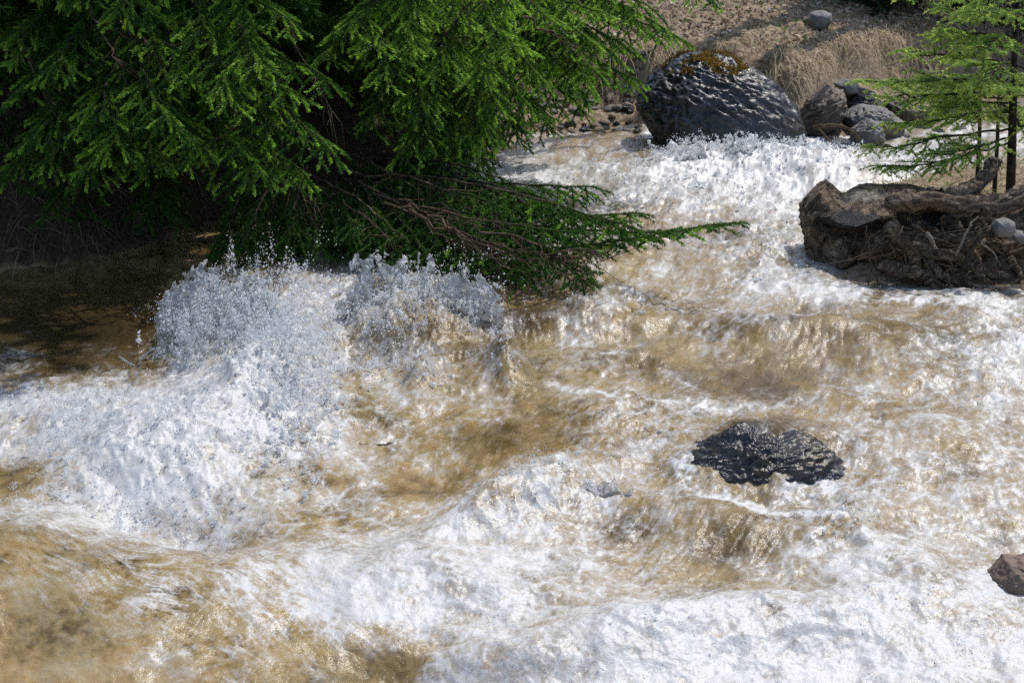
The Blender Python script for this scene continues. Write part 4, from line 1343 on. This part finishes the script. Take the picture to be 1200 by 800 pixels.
for (a, b, Y, L0, fr, dr) in [
    (842, 6, 7.6, .3, .6, .4), (800, 52, 7.5, .32, .6, .5), (745, 98, 7.4, .32, .6, .6), (692, 112, 7.2, .32, .6, .7), (640, 152, 7.1, .32, .5, .8), (606, 165, 7.2, .3, .5, .8), (695, 55, 7.2, .34, .6, .5),
    (560, 205, 6.7, .3, .35, 1.0), (520, 215, 6.6, .3, .35, 1.0), (610, 60, 6.7, .32, .75, .5), (500, 140, 6.4, .32, .6, .7), (452, 100, 6.3, .32, .6, .7), (562, 95, 6.5, .32, .7, .6), (410, 38, 6.4, .32, .7, .5),
    (486, 28, 6.5, .32, .7, .5), (705, 18, 7.2, .32, .7, .5), (770, 20, 7.5, .32, .6, .5), (640, 105, 7.0, .32, .6, .7), (540, 30, 6.8, .32, .7, .5), (600, 10, 7.0, .32, .7, .5), (470, 185, 6.4, .3, .35, .9),
    (520, 90, 6.5, .32, .7, .6), (580, 40, 6.8, .32, .7, .5), (655, 35, 7.0, .32, .7, .5), (725, 75, 7.3, .3, .6, .6), (620, 130, 6.9, .3, .6, .7), (440, 60, 6.3, .32, .7, .5), (570, 165, 6.6, .3, .5, .8), (780, 40, 7.4, .3, .6, .5), (700, 90, 7.2, .3, .6, .6), (480, 60, 6.4, .32, .7, .6),
    (660, 80, 7.4, .32, .6, .6), (430, 150, 6.5, .3, .4, .8), (585, 130, 6.7, .32, .6, .8), (535, 170, 6.6, .32, .4, .9), (740, 60, 7.5, .32, .6, .5), (380, 75, 6.5, .3, .5, .6), (680, 135, 7.5, .3, .5, .7)]:
    seed += 1
    s = Spruce(seed)
    tip = at(a, b, Y)
    st_ = tip + (np.array([xb, yb, tip[2] + .36]) - tip) * .62
    s.bough(st_, tip, L0, 900, fr, dr, .12, .10, .058, lift=.02, r0=.007)
    add_bough(B_, s, MAT['bark'], MAT['needles'])
# low boughs that sweep over the water, brown and bare inside
for (a0, b0, Y0, a, b, Y, L0, fr, dr, sg, bw, lf) in [
    (420, 215, 6.9, 860, 267, 5.55, .20, .15, .25, -.13, True, .02), (420, 205, 6.9, 742, 272, 5.7, .28, .1, .45, -.05, True, .02), (430, 200, 6.9, 700, 222, 6.1, .28, .15, .5, .02, False, .01),
    (420, 220, 6.8, 690, 322, 5.55, .26, .05, .35, -.03, True, .02), (400, 215, 6.8, 610, 312, 5.6, .26, .05, .5, 0, True, .01), (380, 210, 6.7, 560, 296, 5.7, .26, .05, .7, .03, True, .0),
    (360, 205, 6.6, 480, 285, 5.9, .25, .05, .9, .06, True, 0), (340, 190, 6.7, 285, 285, 6.0, .24, .0, 1.0, .1, True, 0), (360, 195, 6.7, 345, 272, 6.0, .24, .0, 1.0, .1, True, 0), (360, 200, 6.7, 420, 262, 6.0, .25, .0, 1.0, .1, True, 0),
    (430, 190, 7.0, 650, 250, 6.1, .28, .1, .6, .04, False, .01), (440, 180, 7.0, 600, 235, 6.3, .28, .1, .7, .06, False, 0), (400, 215, 6.8, 640, 285, 5.8, .28, .05, .5, 0, True, 0), (400, 180, 6.9, 520, 255, 6.2, .28, .05, .8, .06, True, 0),
    (420, 190, 6.9, 470, 240, 6.3, .28, .05, .9, .06, True, 0), (430, 215, 6.8, 560, 262, 5.9, .28, .05, .7, .03, False, 0), (430, 215, 6.8, 620, 270, 5.8, .28, .05, .6, .0, False, 0), (440, 220, 6.7, 680, 275, 5.7, .26, .05, .5, 0, False, 0.01),
    (400, 205, 6.9, 700, 300, 5.6, .30, .08, .5, -.02, False, .02), (410, 205, 6.9, 620, 322, 5.6, .28, .05, .6, 0, False, 0), (400, 200, 6.8, 560, 308, 5.7, .28, .05, .8, .02, False, 0), (390, 195, 6.8, 500, 296, 5.8, .28, .03, .9, .04, False, 0),
    (370, 190, 6.8, 440, 285, 5.95, .28, .0, 1., .05, False, 0), (350, 185, 6.8, 370, 285, 6.0, .28, .0, 1., .06, False, 0), (330, 185, 6.8, 300, 292, 6.0, .28, .0, 1., .08, False, 0), (300, 180, 6.8, 255, 300, 6.0, .24, .0, 1., .08, False, 0),
    (430, 205, 6.9, 745, 255, 5.8, .28, .1, .4, -.04, False, .02), (430, 210, 6.8, 690, 338, 5.5, .22, .05, .4, -.03, False, .01), (440, 200, 6.9, 660, 240, 6.1, .3, .08, .6, .02, False, 0), (430, 190, 7.0, 600, 215, 6.4, .3, .05, .8, .05, False, 0),
    (430, 220, 6.7, 640, 305, 5.55, .24, .05, .5, 0, False, 0), (420, 215, 6.7, 520, 275, 5.9, .26, .05, .8, .03, False, 0), (430, 200, 6.8, 590, 245, 6.0, .28, .05, .6, .03, False, 0), (410, 200, 6.7, 450, 265, 6.0, .26, .0, .9, .05, False, 0), (400, 200, 6.7, 390, 258, 6.1, .26, 0, 1., .05, False, 0), (430, 210, 6.9, 790, 275, 5.6, .16, .1, .3, -.08, False, .02)]:
    seed += 1
    s = Spruce(seed)
    s.bough(at(a0, b0, Y0), at(a, b, Y), L0, 850, fr, dr, .15, sg, .040, r0=.008, bare_wood=bw, lift=lf)
    add_bough(A_, s, MAT['bark'] if not bw else MAT['twig'], MAT['needles'], label='low brown bough sweeping over the water' if bw else None)
# dead bare limbs in the shade
for (a0, b0, Y0, a, b, Y) in [(100, -20, 6.6, 190, 70, 6.0), (80, 20, 6.6, 240, 55, 6.0), (330, 20, 6.6, 395, 135, 6.0), (20, 30, 6.4, 60, 120, 6.0), (330, 90, 6.4, 250, 165, 5.9), (100, 0, 6.4, 150, 85, 5.9),
                              (40, 200, 6.5, 150, 290, 6.2), (0, 240, 6.4, 90, 300, 6.1), (390, 190, 6.6, 600, 225, 6.0), (420, 215, 6.4, 590, 268, 5.7), (440, 230, 6.3, 640, 262, 5.6), (500, 60, 7.0, 560, 0, 6.9),
                              (560, 280, 5.75, 600, 330, 5.6), (540, 270, 5.8, 570, 318, 5.7), (640, 300, 5.6, 690, 300, 5.5), (330, 210, 6.2, 380, 240, 6.0), (620, 20, 7.0, 680, 60, 6.9), (450, 235, 6.2, 640, 300, 5.55), (480, 250, 6.0, 690, 310, 5.5), (500, 250, 5.9, 620, 322, 5.5), (520, 262, 5.8, 660, 318, 5.5), (470, 240, 6.1, 560, 300, 5.7), (560, 270, 5.7, 720, 296, 5.45), (400, 230, 6.2, 470, 290, 5.9)]:
    seed += 1
    s = Spruce(seed)
    s.twigs(at(a0, b0, Y0), at(a, b, Y), 16, .22)
    add_bough(A_, s, MAT['twig'], MAT['needles'], label='dead bare limb with thin brown twigs')
# inner and upper crowns (shade the bank and the pool)
upper_crown(A_, xa, ya, za + .3, za + 5.5, 3.1, 600, 301, 260, MAT['needles'], rlow=1.15, zlow=za + 1.5)
upper_crown(B_, xb, yb, zb + .3, zb + 4.2, 1.15, 100, 302, 230, MAT['needles'], rlow=.8, zlow=zb + 1.3)
# a third spruce deeper in the wood closes the view at the left
xc, yc, _ = at(-120, 0, 9.2)
zc = float(ground_z(np.array([xc]), np.array([yc]))[0])
C_ = link('spruce_tree', None, label='dark spruce deep in the shade behind the left bank', cat='tree', loc=(xc, yc, zc - .05))
make_trunk(C_, [(xc, yc, zc - .1), (xc, yc, zc + 3), (xc, yc, zc + 7)], .15, .03, MAT['bark'])
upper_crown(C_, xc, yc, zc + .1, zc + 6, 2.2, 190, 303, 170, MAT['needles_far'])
xc, yc, _ = at(330, 0, 10.2)
zc = float(ground_z(np.array([xc]), np.array([yc]))[0])
D_ = link('spruce_tree', None, label='dark spruce seen through the gap between the two near spruces', cat='tree', loc=(xc, yc, zc - .05))
make_trunk(D_, [(xc, yc, zc - .1), (xc, yc, zc + 3), (xc, yc, zc + 7)], .15, .03, MAT['bark'])
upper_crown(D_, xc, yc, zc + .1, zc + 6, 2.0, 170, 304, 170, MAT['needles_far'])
# the dark wood above the far bank
for k, (a, Y, lb) in enumerate([(1030, 0, 'dark spruce at the top of the far bank above the rock heap'), (1110, 10, 'dark spruce of the far wood behind the pale shrub'), (1230, 14, 'dark spruce of the far wood beyond the right edge')]):
    xc, yc, _ = at(a, 0, hit(a, Y, 10))
    zc = float(ground_z(np.array([xc]), np.array([yc]))[0])
    t_ = link('spruce_tree', None, label=lb, cat='tree', group='spruces of the wood above the far bank', loc=(xc, yc, zc - .05))
    make_trunk(t_, [(xc, yc, zc - .1), (xc, yc, zc + 3), (xc, yc, zc + 7)], .14, .03, MAT['bark'])
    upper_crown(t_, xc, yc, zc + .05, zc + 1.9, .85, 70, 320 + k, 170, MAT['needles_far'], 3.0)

# --- young spruce on the right bank
xy, yy, _ = at(1187, 215, 6.75)
zy = float(ground_z(np.array([xy]), np.array([yy]))[0])
Yg = link('young_spruce', None, label='slender young spruce with light green sprays behind the stump', cat='tree', loc=(xy, yy, zy - .03))
top = at(1193, -260, 6.8)
make_trunk(Yg, [(xy, yy, zy - .05), at(1186, 160, 6.75), at(1188, 90, 6.76), at(1192, 0, 6.78), top], .024, .008, MAT['bark'], 9)
for (b0, a, b, Y, L0, dr, fr) in [
    (150, 1016, 178, 6.5, .17, .15, .5), (165, 1030, 200, 6.45, .17, .2, .5), (90, 1010, 100, 6.5, .18, .15, .7), (75, 1060, 65, 6.6, .18, .1, .7), (110, 1035, 118, 6.55, .18, .15, .7), (60, 1095, 45, 6.6, .15, .1, .7),
    (30, 1105, 8, 6.6, .16, .1, .7), (45, 1100, 40, 6.5, .16, .1, .6), (100, 1080, 90, 6.5, .18, .15, .7), (130, 1050, 150, 6.6, .16, .15, .9), (120, 1100, 130, 6.5, .16, .15, .6), (10, 1120, -15, 6.6, .16, .1, .6),
    (80, 1290, 70, 6.6, .18, .1, .6), (110, 1280, 120, 6.5, .18, .2, .6), (50, 1280, 20, 6.9, .18, .1, .6), (20, 1270, -10, 6.6, .18, .1, .6), (95, 1210, 110, 6.2, .15, .2, .6), (140, 1240, 170, 6.5, .15, .2, .6),
    (70, 1150, 105, 6.2, .16, .2, .6), (35, 1150, 60, 6.3, .16, .2, .6), (85, 1120, 70, 7.2, .16, .1, .6), (15, 1140, 20, 6.3, .16, .15, .6), (160, 1085, 185, 6.35, .14, .2, .4), (115, 1060, 105, 6.9, .17, .1, .9)]:
    seed += 1
    s = Spruce(seed)
    tx = 1187
    s.bough(at(tx, b0, 6.76), at(a, b, Y), L0, 620, fr, dr, .22, .0, .04, r0=.006, lift=.02)
    add_bough(Yg, s, MAT['bark'], MAT['needles_pale'], .0155, .0016)
s = Spruce(900)
for k in range(60):
    h = -250 + k * 4.2
    A = at(1190, h, 6.78)
    az = s.r.uniform(0, 6.28)
    L = .25 + .0012 * (h + 260)
    s.bough(A, A + np.array([math.cos(az) * L, math.sin(az) * L, -.1 * L]), .14, 200, .5, .2, .2, .05, .06, wood=False, sub=False)
me = s.needles('crown', np.array(Yg.location), .016, .0018)
link('crown', me, MAT['needles_pale'], parent=Yg)
for (a, a2, b1, lb) in [(1147, 1149, 108, 'thinner bare spruce stem left of the young spruce trunk'), (1168, 1170, 118, 'thinnest bare stem right beside the young spruce trunk')]:
    p0 = at(a, 205, 7.0)
    z0 = float(ground_z(p0[0:1], p0[1:2])[0])
    sp_ = link('spruce_sapling', None, label=lb, cat='sapling', loc=(p0[0], p0[1], z0 - .03))
    tp = at(a2, b1, 7.0)
    make_trunk(sp_, [(p0[0], p0[1], z0 - .05), (p0 + tp) / 2, tp, tp + [0, 0, .2]], .012, .004, MAT['bark'], 7)
    s = Spruce(950 + a)
    for k in range(9):
        A = p0 + (tp - p0) * s.r.uniform(.55, 1.1)
        az = s.r.uniform(0, 6.28)
        s.bough(A, A + np.array([math.cos(az) * .28, math.sin(az) * .28, .03]), .10, 300, .7, .15, .2, .03, .05, r0=.003)
    s.tub.V = [v - np.array(sp_.location) for v in s.tub.V]
    link('bough', s.tub.mesh('bough'), MAT['bark'], parent=sp_)
    link('crown', s.needles('crown', np.array(sp_.location), .014, .0013), MAT['needles_pale'], parent=sp_)

# --- pale budding shrub above the far bank
p0 = at(1150, 62, hit(1150, 58, 10))
z0 = float(ground_z(p0[0:1], p0[1:2])[0])
Sh = link('shrub', None, label='bare pale shrub with opening buds against the dark wood', cat='shrub', loc=(p0[0], p0[1], z0))
rsb = np.random.RandomState(44)
tw = Tubes()
bud = []


def shoot(p, d, l, r, lev):
    pts = [p]
    for _ in range(5):
        d = nrm(d + rsb.normal(0, .22, 3) + UP * .06)
        pts.append(pts[-1] + d * l / 5)
    tw.add(np.array(pts) - np.array(Sh.location), np.linspace(r, r * .5, 6), sides=5)
    if lev > 0:
        for _ in range(4):
            k = rsb.randint(2, 6)
            shoot(pts[k], nrm(d + rsb.normal(0, .55, 3)), l * rsb.uniform(.4, .7), r * .55, lev - 1)
    if lev < 2:
        for q in pts[2:]:
            bud.append(q)


for k in range(9):
    shoot(p0 * [1, 1, 0] + [0, 0, z0], nrm(np.array([rsb.normal(0, .45), rsb.normal(0, .4), 1.0])), rsb.uniform(.5, .8), .009, 2)
link('branches', tw.mesh('branches'), MAT['pale_wood'], parent=Sh)
bud = np.array(bud)
bud = np.repeat(bud, 3, 0)
D = rsb.normal(0, 1, bud.shape) + [0, 0, .6]; D /= np.linalg.norm(D, axis=1)[:, None]
me = blades(bud - np.array(Sh.location), D, rsb.uniform(.015, .035, len(bud)), rsb.uniform(.004, .008, len(bud)), rsb, .2, 2, name='buds')
link('buds', me, MAT['buds'], parent=Sh)
print('needles', NB[0])
